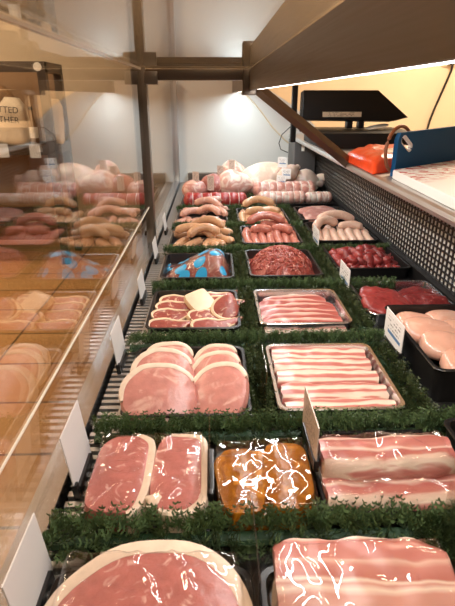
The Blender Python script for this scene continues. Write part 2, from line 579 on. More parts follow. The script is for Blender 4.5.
def fat_band(mb, out, h, t0, t1, w, lift=.0005, warp=None, z0=0.):
    """rind of fat along part of an outline, tapering away at both ends"""
    n = len(out)
    i0 = int(t0 / 360 * n)
    i1 = int(t1 / 360 * n)
    secs = []
    for i in range(i0, i1 + 1):
        p = Vector(out[i % n])
        a = Vector(out[(i - 1) % n])
        c = Vector(out[(i + 1) % n])
        t = (c - a).normalized()
        nr = Vector((t.y, -t.x))
        f = max(0., math.sin(PI * (i - i0) / max(1, i1 - i0))) ** .5
        ww = w * f + .0003
        inn = p * .93
        mid = p
        o1 = p + nr * ww * .75
        o2 = p + nr * ww
        secs.append([(inn.x, inn.y, h * .2), (o1.x, o1.y, h * .02), (o2.x, o2.y, h * .5), (o1.x, o1.y, h * .98 + lift), (mid.x, mid.y, h + lift * 3), (inn.x, inn.y, h + lift)])
    vs = [(x, y, z + z0) for s_ in secs for x, y, z in s_]
    if warp:
        vs = [warp(*p) for p in vs]
    m = 6
    fs = []
    for i in range(len(secs) - 1):
        for k in range(m):
            k2 = (k + 1) % m
            fs.append((i * m + k, i * m + k2, (i + 1) * m + k2, (i + 1) * m + k))
    fs.append(tuple(range(m)))
    b = (len(secs) - 1) * m
    fs.append(tuple(range(b, b + m))[::-1])
    return mb.add(vs, fs)

# ------------------------------------------------------------------ setting
FZ = -.85
boxo('floor', M['floor'], (-3.6, 2.6, -2.5, 5.0, FZ - .05, FZ), smooth=False)['kind'] = 'structure'
boxo('ceiling', M['ceil'], (-3.6, 2.6, -2.5, 5.0, 1.75, 1.8), smooth=False)['kind'] = 'structure'
boxo('wall_back', M['cream'], (-3.6, 2.6, 4.9, 5.0, FZ, 1.75), smooth=False)['kind'] = 'structure'
boxo('wall_left', M['cream'], (-3.7, -3.6, -2.5, 5.0, FZ, 1.75), smooth=False)['kind'] = 'structure'
boxo('wall_right', M['cream'], (2.6, 2.7, -2.5, 5.0, FZ, 1.75), smooth=False)['kind'] = 'structure'
boxo('baseboard_back', M['socket'], (-3.6, 2.6, 4.885, 4.9, FZ, FZ + .1), smooth=False)['kind'] = 'structure'
# pale cable trunking on the back wall behind the till
boxo('trim_1', M['socket'], (.74, 1.62, 4.86, 4.9, .80, .845), smooth=False, bevel=.004)['kind'] = 'structure'

# ------------------------------------------------------------------ the display counter
GX = -.205
YE = 2.86
cn = empty('display_counter', (0, 0, FZ), 'long glass fronted refrigerated meat counter with steel grilles and a warm metal frame', 'display counter')
def cpart(mb, name, mat, **k):
    o = mb.build(name, mat, None, **k)
    o.parent = cn
    o.location = Vector(o.location) - Vector((0, 0, FZ))
    return o
cpart(MB().box(GX - .012, .98, .07, YE + .02, FZ, -.075), 'cabinet_body', M['cabinet'], smooth=False)
cpart(MB().box(-.138, .56, .07, YE - .02, -.06, -.0), 'display_deck', M['deckdark'], smooth=False)
# front air grille: steel plate with rows of slots
g = MB()
g.box(-.150, -.138, .07, YE - .02, -.014, .002)
y = .07
while y < YE - .03:
    g.box(-.1805, -.1495, y, y + .0085, -.010, .002)
    y += .0165
cpart(g, 'air_grille', M['steel'], smooth=False)
cpart(MB().box(GX - .012, -.187, .07, YE - .02, -.06, .012), 'glass_channel', M['chrome'], smooth=False)
cpart(MB().box(-.198, -.138, .07, YE - .02, -.075, -.06), 'air_duct', M['black'], smooth=False)
# front glass: two panes meeting at the post, and a low clear riser
for (a, b) in ((.18, 1.555), (1.60, YE - .02)):
    fg = cpart(MB().box(GX - .003, GX + .003, a, b, .012, .522), 'front_glass', M['glass'], smooth=False)
    cpart(MB().box(GX, .112, a, b, .522, .528), 'top_glass', M['glass'], smooth=False)
    MB().box(GX - .004, GX + .0035, a, b, .519, .523).build('glass_seam', M['edge'], fg, smooth=False)
cpart(MB().box(GX + .0035, GX + .005, .18, 1.55, .1268, .1298), 'glass_joint_strip', M['edge'], smooth=False)
# mid frame: post, cross bar, bracket, raking strut
cpart(MB().box(GX - .026, GX + .016, 1.555, 1.60, .0, .523), 'frame_post', M['bronze'], bevel=.002)
cpart(MB().box(GX, .118, 1.56, 1.598, .492, .521), 'cross_bar', M['bronze'], bevel=.002)
cpart(MB().box(GX + .012, GX + .05, 1.550, 1.56, .480, .515), 'corner_clamp', M['steel_dark'], bevel=.002)
cpart(MB().box(.088, .128, 1.545, 1.60, .452, .521), 'beam_bracket', M['bronze'], bevel=.004)
st = MB()
a, b = Vector((.128, 1.58, .475)), Vector((.428, 1.58, .255))
st.tube([a, b], .017, 4, 1.0)
cpart(st, 'raking_strut', M['bronze'], smooth=False)
# light beam under the rear edge of the top glass
for (u, v) in ((.18, 1.545), (1.60, YE - .02)):
    beam = cpart(MB().prism([(.108, .4655), (.108, .521), (.142, .521), (.142, .474), (.117, .474), (.116, .4655)], u, v, 'xz'), 'light_beam', M['bronze'], smooth=False)
    lb_ = MB().box(.1235, .136, u + .02, v - .02, .4672, .476).build('led_strip', M['led'], beam, smooth=False)
# rear air grille: punched mesh in front of a steel back
cpart(MB().box(.552, .57, .07, YE - .02, .0, .236), 'rear_panel', M['panel'], smooth=False)
g = MB()
z = .035
while z < .225:
    g.box(.540, .543, .07, YE - .02, z, z + .0038)
    z += .0150
y = .07
while y < YE - .03:
    g.box(.540, .543, y, y + .005, .03, .225)
    y += .0205
cpart(g, 'rear_air_grille', M['mesh'], smooth=False)
cpart(MB().box(.525, .552, .07, YE - .02, .0, .034), 'grille_ledge', M['black'], smooth=False)
# worktop with a rolled lip
lip = [(.425, .236), (.419, .240), (.417, .248), (.419, .256), (.426, .260), (.98, .260), (.98, .236)]
cpart(MB().prism(lip, .07, 2.90, 'xz'), 'worktop', M['steel'], smooth=False)
# end panel with a curved gasket
pan = [(-.2, -.06), (.56, -.06), (.56, .30), (.44, .40), (.27, .50), (.12, .522), (-.2, .522)]
ep = cpart(MB().prism(pan, YE - .02, YE, 'xz'), 'end_panel', M['white_abs'], smooth=False)
cv = [(.150, .478), (.20, .44), (.262, .375), (.325, .295), (.40, .225), (.476, .173), (.52, .15)]
MB().tube([(x, YE - .022, z) for x, z in cv], .004, 8).build('panel_gasket', M['socket'], ep)
cpart(MB().box(-.138, .55, YE - .06, YE - .02, .0, .055), 'end_step', M['steel_dark'], bevel=.003)
cb_ = cpart(MB().box(.42, .53, 2.62, YE - .02, .0, .235), 'control_box', M['greybox'], bevel=.004)
MB().box(.455, .47, 2.614, 2.62, .19, .228).build('control_sticker', M['paper'], cb_, smooth=False)['label'] = 'white sticker on the grey control box'
cpart(MB().box(GX - .012, -.185, YE - .05, YE - .02, .0, .522), 'end_post', M['steel'], bevel=.002)

# ------------------------------------------------------------------ trays
def tray(name, x0, x1, y0, y1, h, mat, label, z0=.001, group=None, flare=.008, wall=.0025):
    cx, cy = (x0 + x1) / 2, (y0 + y1) / 2
    t = empty(name, (cx, cy, z0), label, 'tray', group)
    def rr(w, l, r, z):
        pts = []
        for sx, sy, a0 in ((1, 1, 0), (-1, 1, 90), (-1, -1, 180), (1, -1, 270)):
            for k in range(5):
                a_ = R(a0 + k * 22.5)
                pts.append((sx * (w - r) + r * math.cos(a_), sy * (l - r) + r * math.sin(a_), z))
        return pts
    w, l = (x1 - x0) / 2, (y1 - y0) / 2
    rings = [rr(w - flare, l - flare, .012, 0), rr(w - .003, l - .003, .015, h), rr(w, l, .016, h + .002), rr(w - .001, l - .001, .016, h + .0035),
             rr(w - .006, l - .006, .015, h + .003), rr(w - .007, l - .007, .014, h - .002), rr(w - flare - wall, l - flare - wall, .011, .003)]
    def mk(rs, close0, close1):
        mb = MB()
        n = len(rs[0])
        fs = []
        for i in range(len(rs) - 1):
            for k in range(n):
                fs.append((i * n + k, i * n + (k + 1) % n, (i + 1) * n + (k + 1) % n, (i + 1) * n + k))
        if close0: fs.append(tuple(range(n))[::-1])
        if close1: fs.append(tuple(range((len(rs) - 1) * n, len(rs) * n)))
        return mb.add([p for r_ in rs for p in r_], fs)
    bas = MB()
    basin = mk([rings[0], rings[1], rings[5], rings[6]], True, True)
    bb_ = basin.build('basin', mat, t, auto=35)
    rim = mk([rings[1], rings[2], rings[3], rings[4], rings[5]], False, False)
    rim.build('rolled_rim', mat, t, auto=35)
    return t

BT, STY = 'black_tray', 'steel_tray'
TR = 'black display trays'
C1, C2, C3 = (-.137, .053), (.090, .280), (.325, .522)
tray(BT, -.158, .034, .10, .350, .016, M['black'], 'low black tray nearest the viewer on the left, under the big gammon pack', group=TR)
tray(BT, .040, .220, .10, .350, .016, M['black'], 'low black tray nearest the viewer on the right, under the back bacon', group=TR)
tray(BT, -.148, -.008, .402, .538, .014, M['black'], 'low black tray under the vacuum pack of two gammon steaks', group=TR)
tray(BT, -.002, .116, .402, .525, .014, M['black'], 'low black tray under the orange marinated pack', group=TR)
tray(BT, .120, .300, .405, .552, .022, M['black'], 'black tray holding the two streaky bacon packs', group=TR)
tray(BT, .306, .45, .40, .552, .040, M['black'], 'black tray at the right edge holding the chicken in a clear bag', group=TR)
tray(BT, *C1, .580, .790, .030, M['black'], 'black tray holding six pork chops', group=TR)
tray(STY, *C2, .590, .795, .030, M['chrome'], 'stainless steel tray holding five slices of pork belly', group='steel display trays')
tray(BT, .338, .56 - .03, .645, .905, .058, M['black'], 'deep black tray with double rim holding pale chicken breasts', group=TR)
tray(BT, *C1, .865, 1.070, .030, M['black'], 'black tray holding the lamb chops', group=TR)
tray(STY, *C2, .885, 1.075, .028, M['chrome'], 'stainless steel tray holding bacon rashers', group='steel display trays')
tray(STY, *C3, .925, 1.125, .028, M['chrome'], 'stainless steel tray under the red beef steaks', group='steel display trays')
tray(BT, *C1, 1.160, 1.370, .028, M['black'], 'black tray under the blue spotted pack', group=TR)
tray(BT, *C2, 1.170, 1.400, .028, M['black'], 'black tray heaped with minced beef', group=TR)
tray(BT, *C3, 1.215, 1.440, .030, M['black'], 'black tray of dark red diced beef', group=TR)
tray(BT, *C1, 1.440, 1.660, .028, M['black'], 'black tray of plump beige sausages behind the blue spotted pack', group=TR)
tray(BT, *C2, 1.470, 1.690, .028, M['black'], 'black tray of pink sausages behind the minced beef', group=TR)
tray(BT, *C3, 1.490, 1.740, .028, M['black'], 'black tray of pale sausages beside the mesh grille', group=TR)
tray(BT, *C1, 1.745, 1.975, .028, M['black'], 'black tray of rosy sausages in front of the red rolled beef', group=TR)
tray(BT, *C2, 1.755, 1.985, .028, M['black'], 'black tray of beige sausages in front of the tied pork rolls', group=TR)
tray(BT, *C3, 1.775, 2.010, .028, M['black'], 'black tray of sliced gammon beside the mesh grille', group=TR)
tray(BT, -.137, .150, 2.040, 2.500, .028, M['black'], 'long black tray under the red beef and pork joints', group=TR)
tray(BT, .172, .515, 2.060, 2.560, .028, M['black'], 'long black tray under the pale chickens and pork rolls', group=TR)

# ------------------------------------------------------------------ parsley garnish strips
def sprig_mesh(name, L, W, H, n, mat, parent, seed, size=.024, leaf=.0075, along='x'):
    r = random.Random(seed)
    mb = MB()
    n = int(n * 1.5)
    for i in range(n):
        u = r.uniform(-L / 2, L / 2)
        th = r.uniform(-1.5, 1.5)
        base = Vector((u, math.sin(th) * W * .38, .006 + math.cos(th) * H * .42))
        d = Vector((r.uniform(-.7, .7), math.sin(th) + r.uniform(-.4, .4), math.cos(th) + r.uniform(-.1, .5))).normalized()
        ln = size * r.uniform(.6, 1.15)
        side = d.cross(Vector((r.uniform(-1, 1), r.uniform(-1, 1), r.uniform(-.2, 1)))).normalized()
        up = side.cross(d)
        k = 4
        vs = []
        fs = []
        for j in range(k + 1):
            f = j / k
            p = base + d * ln * f + up * (f * f * ln * r.uniform(-.2, .2))
            s_ = leaf * (1.1 - .5 * f) * r.uniform(.7, 1.2)
            if j:
                for sg in (-1, 1):
                    tip = p + (side * sg * .8 + d * .75 + up * r.uniform(-.3, .3)) * s_
                    b_ = len(vs)
                    vs += [p - d * s_ * .25, tip - d * s_ * .55, tip, p + d * s_ * .25]
                    fs.append((b_, b_ + 1, b_ + 2, b_ + 3))
            else:
                vs += [p - side * .0007, p + side * .0007, p + d * ln]
                fs.append((0, 1, 2))
        mb.add(vs, fs)
    o = mb.build(name, mat, parent, smooth=False)
    if along == 'y':
        o.rotation_euler.z = PI / 2
    o['kind'] = 'stuff'
    return o

def strip(x0, x1, y, W, H, label, n, mat, group, seed, size=.024, z=.001, leaf=.0075, rz=0):
    L = x1 - x0
    t = empty('parsley_strip', ((x0 + x1) / 2, y, z), label, 'garnish', group, (0, 0, R(rz)))
    mb = MB()
    nn = 12
    path = [(-L / 2 + L * i / nn, 0, H * .2) for i in range(nn + 1)]
    mb.tube(path, [W * .30] * (nn + 1), 8, H * .5 / W)
    mb.build('strip_base', M['grass_base'], t)
    sprig_mesh('leaves', L, W, H, n, mat, t, seed, size, leaf)
    return t

GS = 'parsley dividers across the counter'
strip(-.178, .30, .392, .030, .040, 'dark green parsley strip nearest the viewer, behind the big gammon pack', 620, M['grass'], GS, 1, .024, leaf=.0072)
strip(-.168, .40, .566, .030, .040, 'dark green parsley strip between the pork chops and the gammon steak pack', 900, M['grass'], GS, 2, .022, leaf=.0062)
strip(-.160, .322, .832, .032, .044, 'green strip across the counter between the pork chops and the lamb chops', 1000, M['grass'], GS, 3, .018, leaf=.005)
strip(-.150, .440, 1.122, .030, .042, 'green strip across the counter behind the lamb chops and bacon rashers', 1200, M['grass'], GS, 4, .018, leaf=.005)
strip(-.145, .525, 1.420, .028, .042, 'green strip across the counter just behind the minced beef', 1200, M['grass'], GS, 5, .018, leaf=.005)
strip(-.145, .310, 1.715, .030, .044, 'green strip across the counter just behind the pink sausages', 800, M['grass'], GS, 6, .018, leaf=.005)
strip(-.145, .310, 2.010, .030, .044, 'farthest green strip across the counter, in front of the red beef joint', 800, M['grass'], GS, 7, .018, leaf=.005)
strip(.21, .445, .378, .026, .030, 'short parsley strip at the right edge beside the back bacon', 260, M['grass'], GS, 8, .022, leaf=.0068)
GL = 'parsley pieces between the columns of trays'
proto = None
names = [((.0715, .690), 'upright green tuft strip between the pork chops and the pork belly'),
         ((.0715, .975), 'green tuft strip between the lamb chops and the bacon rashers'),
         ((.0715, 1.270), 'green tuft strip between the blue spotted pack and the minced beef'),
         ((.0715, 1.565), 'green tuft strip between the beige and the pink sausages'),
         ((.0715, 1.860), 'green tuft strip between the rosy and the beige sausages'),
         ((.306, .690), 'green tuft strip between the pork belly and the chicken tray'),
         ((.303, 1.000), 'green tuft strip between the bacon rashers and the beef steaks'),
         ((.303, 1.270), 'green tuft strip between the minced beef and the diced beef'),
         ((.303, 1.570), 'green tuft strip between the pink and the pale sausages'),
         ((.303, 1.870), 'green tuft strip between the beige sausages and the sliced gammon')]
for (px, py), lb in names:
    if proto is None:
        proto = strip(-.115, .115, 0, .028, .036, lb, 270, M['grass_l'], GL, 21, .019, leaf=.0055, rz=90)
        o = proto
    else:
        o = copy_tree(proto)
    o.location = (px, py, .001)
    o['label'] = lb
o = copy_tree(proto)
o.location = (.161, 2.10, .02)
o['label'] = 'green tuft between the red beef joint and the pale chickens'

# ------------------------------------------------------------------ pork chops
def chop(name, a, b, h, lean, fat, seed, label, cat, group, loc, rot, t0, t1, w, pw=2.2, egg=0., lump=.05, dome=.002, bend=0.):
    t = empty(name, loc, label, cat, group, rot)
    out = oval(a, b, 40, pw, lump, seed, egg)
    def warp(x, y_, z):
        return (x, y_, z - bend * (x * x + y_ * y_) + .0012 * nz(x, y_, seed, 60))
    l_ = MB().slab(out, h, dome, warp=warp).build('lean_meat', lean, t)
    fat_band(MB(), out, h, t0, t1, w, warp=warp).build('fat_rim', fat, t)['label'] = 'pale cream rim of fat'
    return t

CG = 'pork chops in the black tray'
chops = [(-.076, .738, .034, .046, .040, 'pork chop at the back left of the pork chop tray', 10),
         (-.082, .686, .044, .052, .046, 'pork chop in the middle of the left stack of pork chops', 12),
         (-.083, .624, .050, .056, .050, 'large pork chop at the front left of the pork chop tray', 8),
         (.006, .742, .032, .042, .036, 'pork chop at the back right of the pork chop tray', -20),
         (.006, .690, .040, .044, .042, 'pork chop in the middle of the right stack of pork chops', -25),
         (.006, .630, .046, .048, .050, 'large pork chop at the front right of the pork chop tray', -30)]
for i, (x, y, z, a, b, lb, tw) in enumerate(chops):
    right = i > 2
    chop('pork_chop', a, b, .014, M['pork'], M['fat'], i + 1.3, lb, 'pork chop', CG, (x, y, z - .012), (R(27), R(-3 if right else 3), R(tw)),
         45 if right else 25, 215 if right else 190, .0085, 2.3, -.12, .05, .003, 1.5)

# ------------------------------------------------------------------ strips of belly and rashers
def slice_strip(name, L, W, h, mat, seed, label, cat, group, loc, rot, curve=0., wav=.0025, part=None):
    nx, ny = 28, 8
    r = random.Random(seed)
    ph = r.uniform(0, 9)
    top = []
    bot = []
    for i in range(nx + 1):
        u = i / nx
        for j in range(ny + 1):
            v = j / ny
            x = (u - .5) * L
            wv = W * (1 + .10 * nz(u * 3 + ph, seed)) * (1 - .25 * abs(2 * u - 1) ** 6)
            yy = (v - .5) * wv + curve * (x * x) / (L * L) * 4 + .004 * nz(u * 4, ph)
            ed = 1 - (abs(2 * v - 1)) ** 4 * .5
            zz = h * ed + wav * nz(u * 7 + ph, v * 3, seed)
            top.append((x + .003 * nz(v * 4, ph), yy, zz))
            bot.append((x, yy, 0))
    m = ny + 1
    fs = []
    n0 = len(top)
    for i in range(nx):
        for j in range(ny):
            q = (i * m + j, (i + 1) * m + j, (i + 1) * m + j + 1, i * m + j + 1)
            fs.append(q)
            fs.append(tuple(n0 + k for k in q[::-1]))
    bd = [(i, 0) for i in range(nx + 1)] + [(nx, j) for j in range(1, ny + 1)] + [(i, ny) for i in range(nx - 1, -1, -1)] + [(0, j) for j in range(ny - 1, 0, -1)]
    for k in range(len(bd)):
        a_, b_ = bd[k], bd[(k + 1) % len(bd)]
        ia, ib = a_[0] * m + a_[1], b_[0] * m + b_[1]
        fs.append((ia, n0 + ia, n0 + ib, ib))
    o = MB().add(top + bot, fs).build(name, mat, part, loc, rot, auto=60)
    return tag(o, label, cat, group)

BG = 'pork belly slices in the steel tray'
for i, (y, x) in enumerate([(.772, .184), (.738, .184), (.700, .184), (.658, .186), (.615, .186)]):
    lb = ['pork belly slice at the back of the steel tray, farthest of five', 'second farthest pork belly slice in the steel tray', 'middle one of the five pork belly slices in the steel tray',
          'second nearest pork belly slice in the steel tray', 'nearest pork belly slice, along the front of the steel tray'][i]
    slice_strip('pork_belly_slice', .165, .043, .016, M['belly'], 11 + i, lb, 'pork belly', BG, (x, y, .010 + (4 - i) * .0012), (R(10), 0, R(-3 + i * .7)))
RG = 'bacon rashers in the steel tray'
for i in range(6):
    y = 1.045 - i * .028
    lb = ['farthest', 'second farthest', 'third farthest', 'third nearest', 'second nearest', 'nearest'][i] + ' of the six bacon rashers shingled in the steel tray'
    slice_strip('bacon_rasher', .165 - (.02 if i == 0 else 0), .042, .007, M['rasher'], 31 + i, lb, 'bacon', RG, (.183, y, .013 + .001 * i), (R(20), 0, R([4, -3, 3, -2, 2, -1][i])), curve=-.010)

# ------------------------------------------------------------------ chicken breasts
def breast(name, L, W, h, mat, seed, label, group, loc, rot, cat='chicken breast', taper=.55):
    nu, nv = 22, 18
    vs = []
    for i in range(nu + 1):
        u = i / nu
        x = (u - .5) * L
        prof = max(0., math.sin(PI * min(1, u ** taper))) ** .6
        for k in range(nv):
            t = 2 * PI * k / nv
            ry = W / 2 * prof
            rz = h / 2 * prof
            yy = math.cos(t) * ry
            zz = math.sin(t) * rz
            q = 1 + .10 * nz(x * 25, yy * 25, zz * 25 + seed)
            vs.append((x, yy * q, zz * q + h * .45))
    fs = [(i * nv + k, i * nv + (k + 1) % nv, (i + 1) * nv + (k + 1) % nv, (i + 1) * nv + k) for i in range(nu) for k in range(nv)]
    o = MB().add(vs, fs).build(name, mat, None, loc, rot, auto=80)
    bm = bmesh.new()
    bm.from_mesh(o.data)
    bmesh.ops.remove_doubles(bm, verts=bm.verts, dist=.0002)
    bm.to_mesh(o.data)
    bm.free()
    return tag(o, label, cat, group)
KG = 'chicken breasts in the deep black tray'
for i, (x, y, z, rz, L, W, lb) in enumerate([
        (.395, .855, .022, -8, .105, .062, 'pale chicken breast in the back left corner of the deep black tray'),
        (.475, .865, .024, 5, .105, .062, 'pale chicken breast in the back right corner of the deep black tray'),
        (.400, .802, .032, -18, .125, .066, 'chicken breast just behind the centre of the deep black tray'),
        (.478, .795, .030, -10, .11, .066, 'chicken breast at the right centre of the deep black tray'),
        (.412, .745, .030, -22, .125, .064, 'chicken breast in the front half of the deep black tray'),
        (.480, .725, .028, -12, .10, .062, 'chicken breast at the front right of the deep black tray'),
        (.420, .690, .024, -16, .115, .058, 'chicken breast nearest the front rim of the deep black tray')]):
    breast('chicken_breast', L * 1.08, W * 1.18, .040, M['chicken'], i * 2.3, lb, KG, (x + (.012 if x < .45 else -.006), y, z), (R(8), 0, R(rz)))

# ------------------------------------------------------------------ lamb chops
LG = 'lamb chops in the black tray'
def lamb(a, b, loc, rot, lb, seed, tail=.03):
    t = empty('lamb_chop', loc, lb, 'lamb chop', LG, rot)
    out = []
    n = 40
    for i in range(n):
        th = 2 * PI * i / n
        c, s_ = math.cos(th), math.sin(th)
        x = a * c
        yv = b * s_
        if c > 0:
            x = a * c + tail * c ** 2
            yv = b * s_ * (1 - .55 * c)
        yv += .010 * (x / a) ** 2 * .6
        out.append((x, yv))
    h = .014
    warp = lambda x, y_, z: (x, y_, z + .0012 * nz(x, y_, seed, 70))
    MB().slab(out, h, .002, warp=warp).build('lean_meat', M['lamb'], t)
    fat_band(MB(), out, h, 20, 200, .0055, warp=warp).build('fat_rim', M['fat_y'], t)['label'] = 'creamy rim of fat'
    fat_band(MB(), out, h, 215, 330, .003, warp=warp).build('lower_fat', M['fat_y'], t)
    return t
for i, (x, y, z, rz, tl, lb) in enumerate([
        (-.088, 1.030, .016, 12, .02, 'lamb chop at the back left of the lamb chop tray'),
        (-.092, .985, .020, 8, .02, 'second farthest lamb chop down the left side of the tray'),
        (-.096, .938, .022, 10, .02, 'second nearest lamb chop down the left side of the tray'),
        (-.098, .893, .020, 4, .02, 'lamb chop at the front left corner of the lamb chop tray'),
        (-.005, 1.040, .018, 14, .035, 'long lamb chop across the back of the lamb chop tray'),
        (.015, 1.000, .024, -10, .02, 'lamb chop lying just behind the dark chop at the right of the tray'),
        (-.020, .925, .026, 10, .045, 'long curved lamb chop across the centre front of the tray'),
        (-.012, .890, .020, 6, .040, 'nearest lamb chop across the front of the lamb chop tray')]):
    lamb(.034, .022, (x, y, z - .006), (R(20), R(2), R(rz)), lb, i + .7, tl)
t = empty('lamb_chop', (-.032, .970, .040), 'lamb chop turned up to show a square creamy face of fat', 'lamb chop', LG, (R(28), R(-8), R(35)))
MB().slab(oval(.028, .028, 36, 5, .04, 3.), .016, .001).build('fat_face', M['fat_y'], t)['label'] = 'square creamy slab of fat'
MB().slab(oval(.027, .026, 36, 4, .05, 4.), .010, 0, z0=-.009).build('lean_meat', M['lamb'], t)
t = empty('lamb_chop', (.026, .950, .036), 'darkest lamb chop standing proud at the right of the tray', 'lamb chop', LG, (R(38), R(12), R(-15)))
MB().slab([(.026 * math.cos(q) * (1 - .35 * math.sin(q)), .030 * math.sin(q)) for q in [2 * PI * k / 36 for k in range(36)]], .018, .004).build('lean_meat', M['lamb'], t)
tri = [(.026 * math.cos(q) * (1 - .35 * math.sin(q)), .030 * math.sin(q)) for q in [2 * PI * k / 36 for k in range(36)]]
fat_band(MB(), tri, .018, 130, 300, .005).build('fat_rim', M['fat_y'], t)

# ------------------------------------------------------------------ beef steaks, diced beef, minced beef
SG = 'red beef steaks in the steel tray'
for i, (x, y, z, a, b, lb, mt, rt) in enumerate([
        (.470, 1.050, .016, .050, .034, 'dark beef steak at the back right of the steel tray', 'beefd', (R(6), R(-4), R(10))),
        (.385, 1.050, .018, .052, .036, 'bright beef steak at the back left of the steel tray', 'beef', (R(8), R(3), R(-8))),
        (.466, .985, .026, .050, .036, 'ragged dark beef steak at the front right of the steel tray', 'beefd', (R(16), R(-3), R(-20))),
        (.378, .980, .028, .056, .040, 'large bright red beef steak at the front left of the steel tray', 'beef', (R(18), R(4), R(15)))]):
    def wp(x_, y_, z_, s=i):
        return (x_, y_, z_ + .007 * nz(x_, y_, s * 3., 34) + .003 * nz(x_, y_, s, 90))
    tag(MB().slab(oval(a, b, 44, 2.6, .12, i + 5.), .016, .006, warp=wp).build('beef_steak', M[mt], None, (x, y, z - .006), rt, auto=70), lb, 'beef steak', SG)

meshes = []
for k in range(5):
    bm = bmesh.new()
    bmesh.ops.create_icosphere(bm, subdivisions=2, radius=.0145)
    for v in bm.verts:
        c = v.co
        mx_ = max(abs(c.x), abs(c.y), abs(c.z))
        c *= (.0125 / mx_) * .85 + .15
        c *= 1 + .55 * nz(c.x, c.y, c.z + k, 75)
        c.y *= 1.25
    me = bpy.data.meshes.new('beef_cube')
    bm.to_mesh(me)
    bm.free()
    for p in me.polygons: p.use_smooth = True
    me.materials.append(M['beefd'] if k % 2 else M['beef'])
    meshes.append(me)
rows = ['farthest', 'second farthest', 'third farthest', 'third nearest', 'second nearest', 'nearest']
def ordl(i): return ORD[i]
for layer, (nx_, ny_, z) in enumerate([(7, 6, .016), (5, 4, .032)]):
    for j in range(ny_):
        for i in range(nx_):
            fx = (i + .5) / nx_ - .5
            fy = .5 - (j + .5) / ny_
            w, l = (.165, .185) if layer == 0 else (.115, .125)
            o = bpy.data.objects.new('beef_cube', rng.choice(meshes))
            col.objects.link(o)
            o.location = (.4235 + fx * w + rng.uniform(-.004, .004), 1.328 + fy * l + rng.uniform(-.004, .004), z + rng.uniform(-.003, .003))
            o.rotation_euler = [rng.uniform(0, 6) for _ in range(3)]
            rr_ = rows[j] if ny_ == 6 else ['farthest', 'second farthest', 'second nearest', 'nearest'][j]
            tag(o, 'beef cube in %s %s row of the diced beef, %s from left' % (rr_, 'bottom' if layer == 0 else 'upper', ordl(i)), 'diced beef', 'cubes of diced beef')

# minced beef: a heap of strands
t = empty('minced_beef_heap', (.185, 1.285, .004), 'heaped red minced beef in the black tray behind the bacon rashers', 'minced beef')
def heap_h(x, y):
    r2 = (x / .088) ** 2 + (y / .108) ** 2
    return .004 + .058 * max(0, 1 - r2 ** 1.35) ** .75
mb = MB()
n = 30
vs = []
for i in range(n + 1):
    for j in range(n + 1):
        x = (i / n - .5) * .172
        y = (j / n - .5) * .208
        vs.append((x, y, heap_h(x, y) * (.93 + .2 * nz(x, y, 2, 90)) + .003 * nz(x, y, 5, 200)))
mb.add(vs, [(i * (n + 1) + j, (i + 1) * (n + 1) + j, (i + 1) * (n + 1) + j + 1, i * (n + 1) + j + 1) for i in range(n) for j in range(n)])
mb.build('meat_mound', M['mince'], t)
mb = MB()
for k in range(520):
    a_ = rng.uniform(0, 2 * PI)
    q = rng.uniform(0, 1) ** .5 * .95
    x, y = math.cos(a_) * q * .084, math.sin(a_) * q * .103
    d = rng.uniform(0, 2 * PI)
    ln = rng.uniform(.006, .016)
    pts = []
    for s_ in range(4):
        u = (s_ / 3 - .5) * ln
        xx = x + math.cos(d) * u + .002 * math.sin(s_ * 2)
        yy = y + math.sin(d) * u
        pts.append((xx, yy, heap_h(xx, yy) + .0005 + rng.uniform(-.001, .0015)))
    mb.tube(pts, [.0017, .0023, .0023, .0016], 5)
mb.build('meat_strands', M['mince'], t)['kind'] = 'stuff'

# ------------------------------------------------------------------ sausages
def sausage_mesh(L, r, bend, seed):
    n = 18
    path = []
    rad = []
    for i in range(n + 1):
        u = i / n
        s_ = (u - .5) * L
        path.append((s_, bend * (1 - (2 * u - 1) ** 2), .0015 * nz(u * 3, seed)))
        e = min(u, 1 - u) * L
        rr_ = r * min(1, math.sqrt(max(0, 1 - max(0, 1 - e / (r * 1.15)) ** 2)) + .08) * (1 + .05 * nz(u * 4, seed))
        rad.append(rr_)
    # twisted skin knots at both ends
    path = [(-L / 2 - .006, 0, .001), (-L / 2 - .002, 0, 0)] + path + [(L / 2 + .002, 0, 0), (L / 2 + .006, 0, .001)]
    rad = [.0022, .0012] + rad + [.0012, .0022]
    return MB().tube(path, rad, 14)
_sm = {}
def sausage(mat, kind, loc, rot, label, group, v=0, L=.098, r=.0128):
    key = (mat, kind, v, L, r)
    if key not in _sm:
        mb = sausage_mesh(L, r, {'straight': .003, 'bent': .012, 'curl': .026}[kind], v * 3.3)
        o = mb.build('sausage', M[mat], None, auto=80)
        _sm[key] = o
    else:
        o = _sm[key].copy()
        col.objects.link(o)
    o.location = loc
    lift = {'straight': 0, 'bent': 40, 'curl': 58}[kind] if loc[2] > .040 else 0
    o.rotation_euler = (rot[0] + R(lift), rot[1], rot[2])
    return tag(o, label, 'sausage', group)

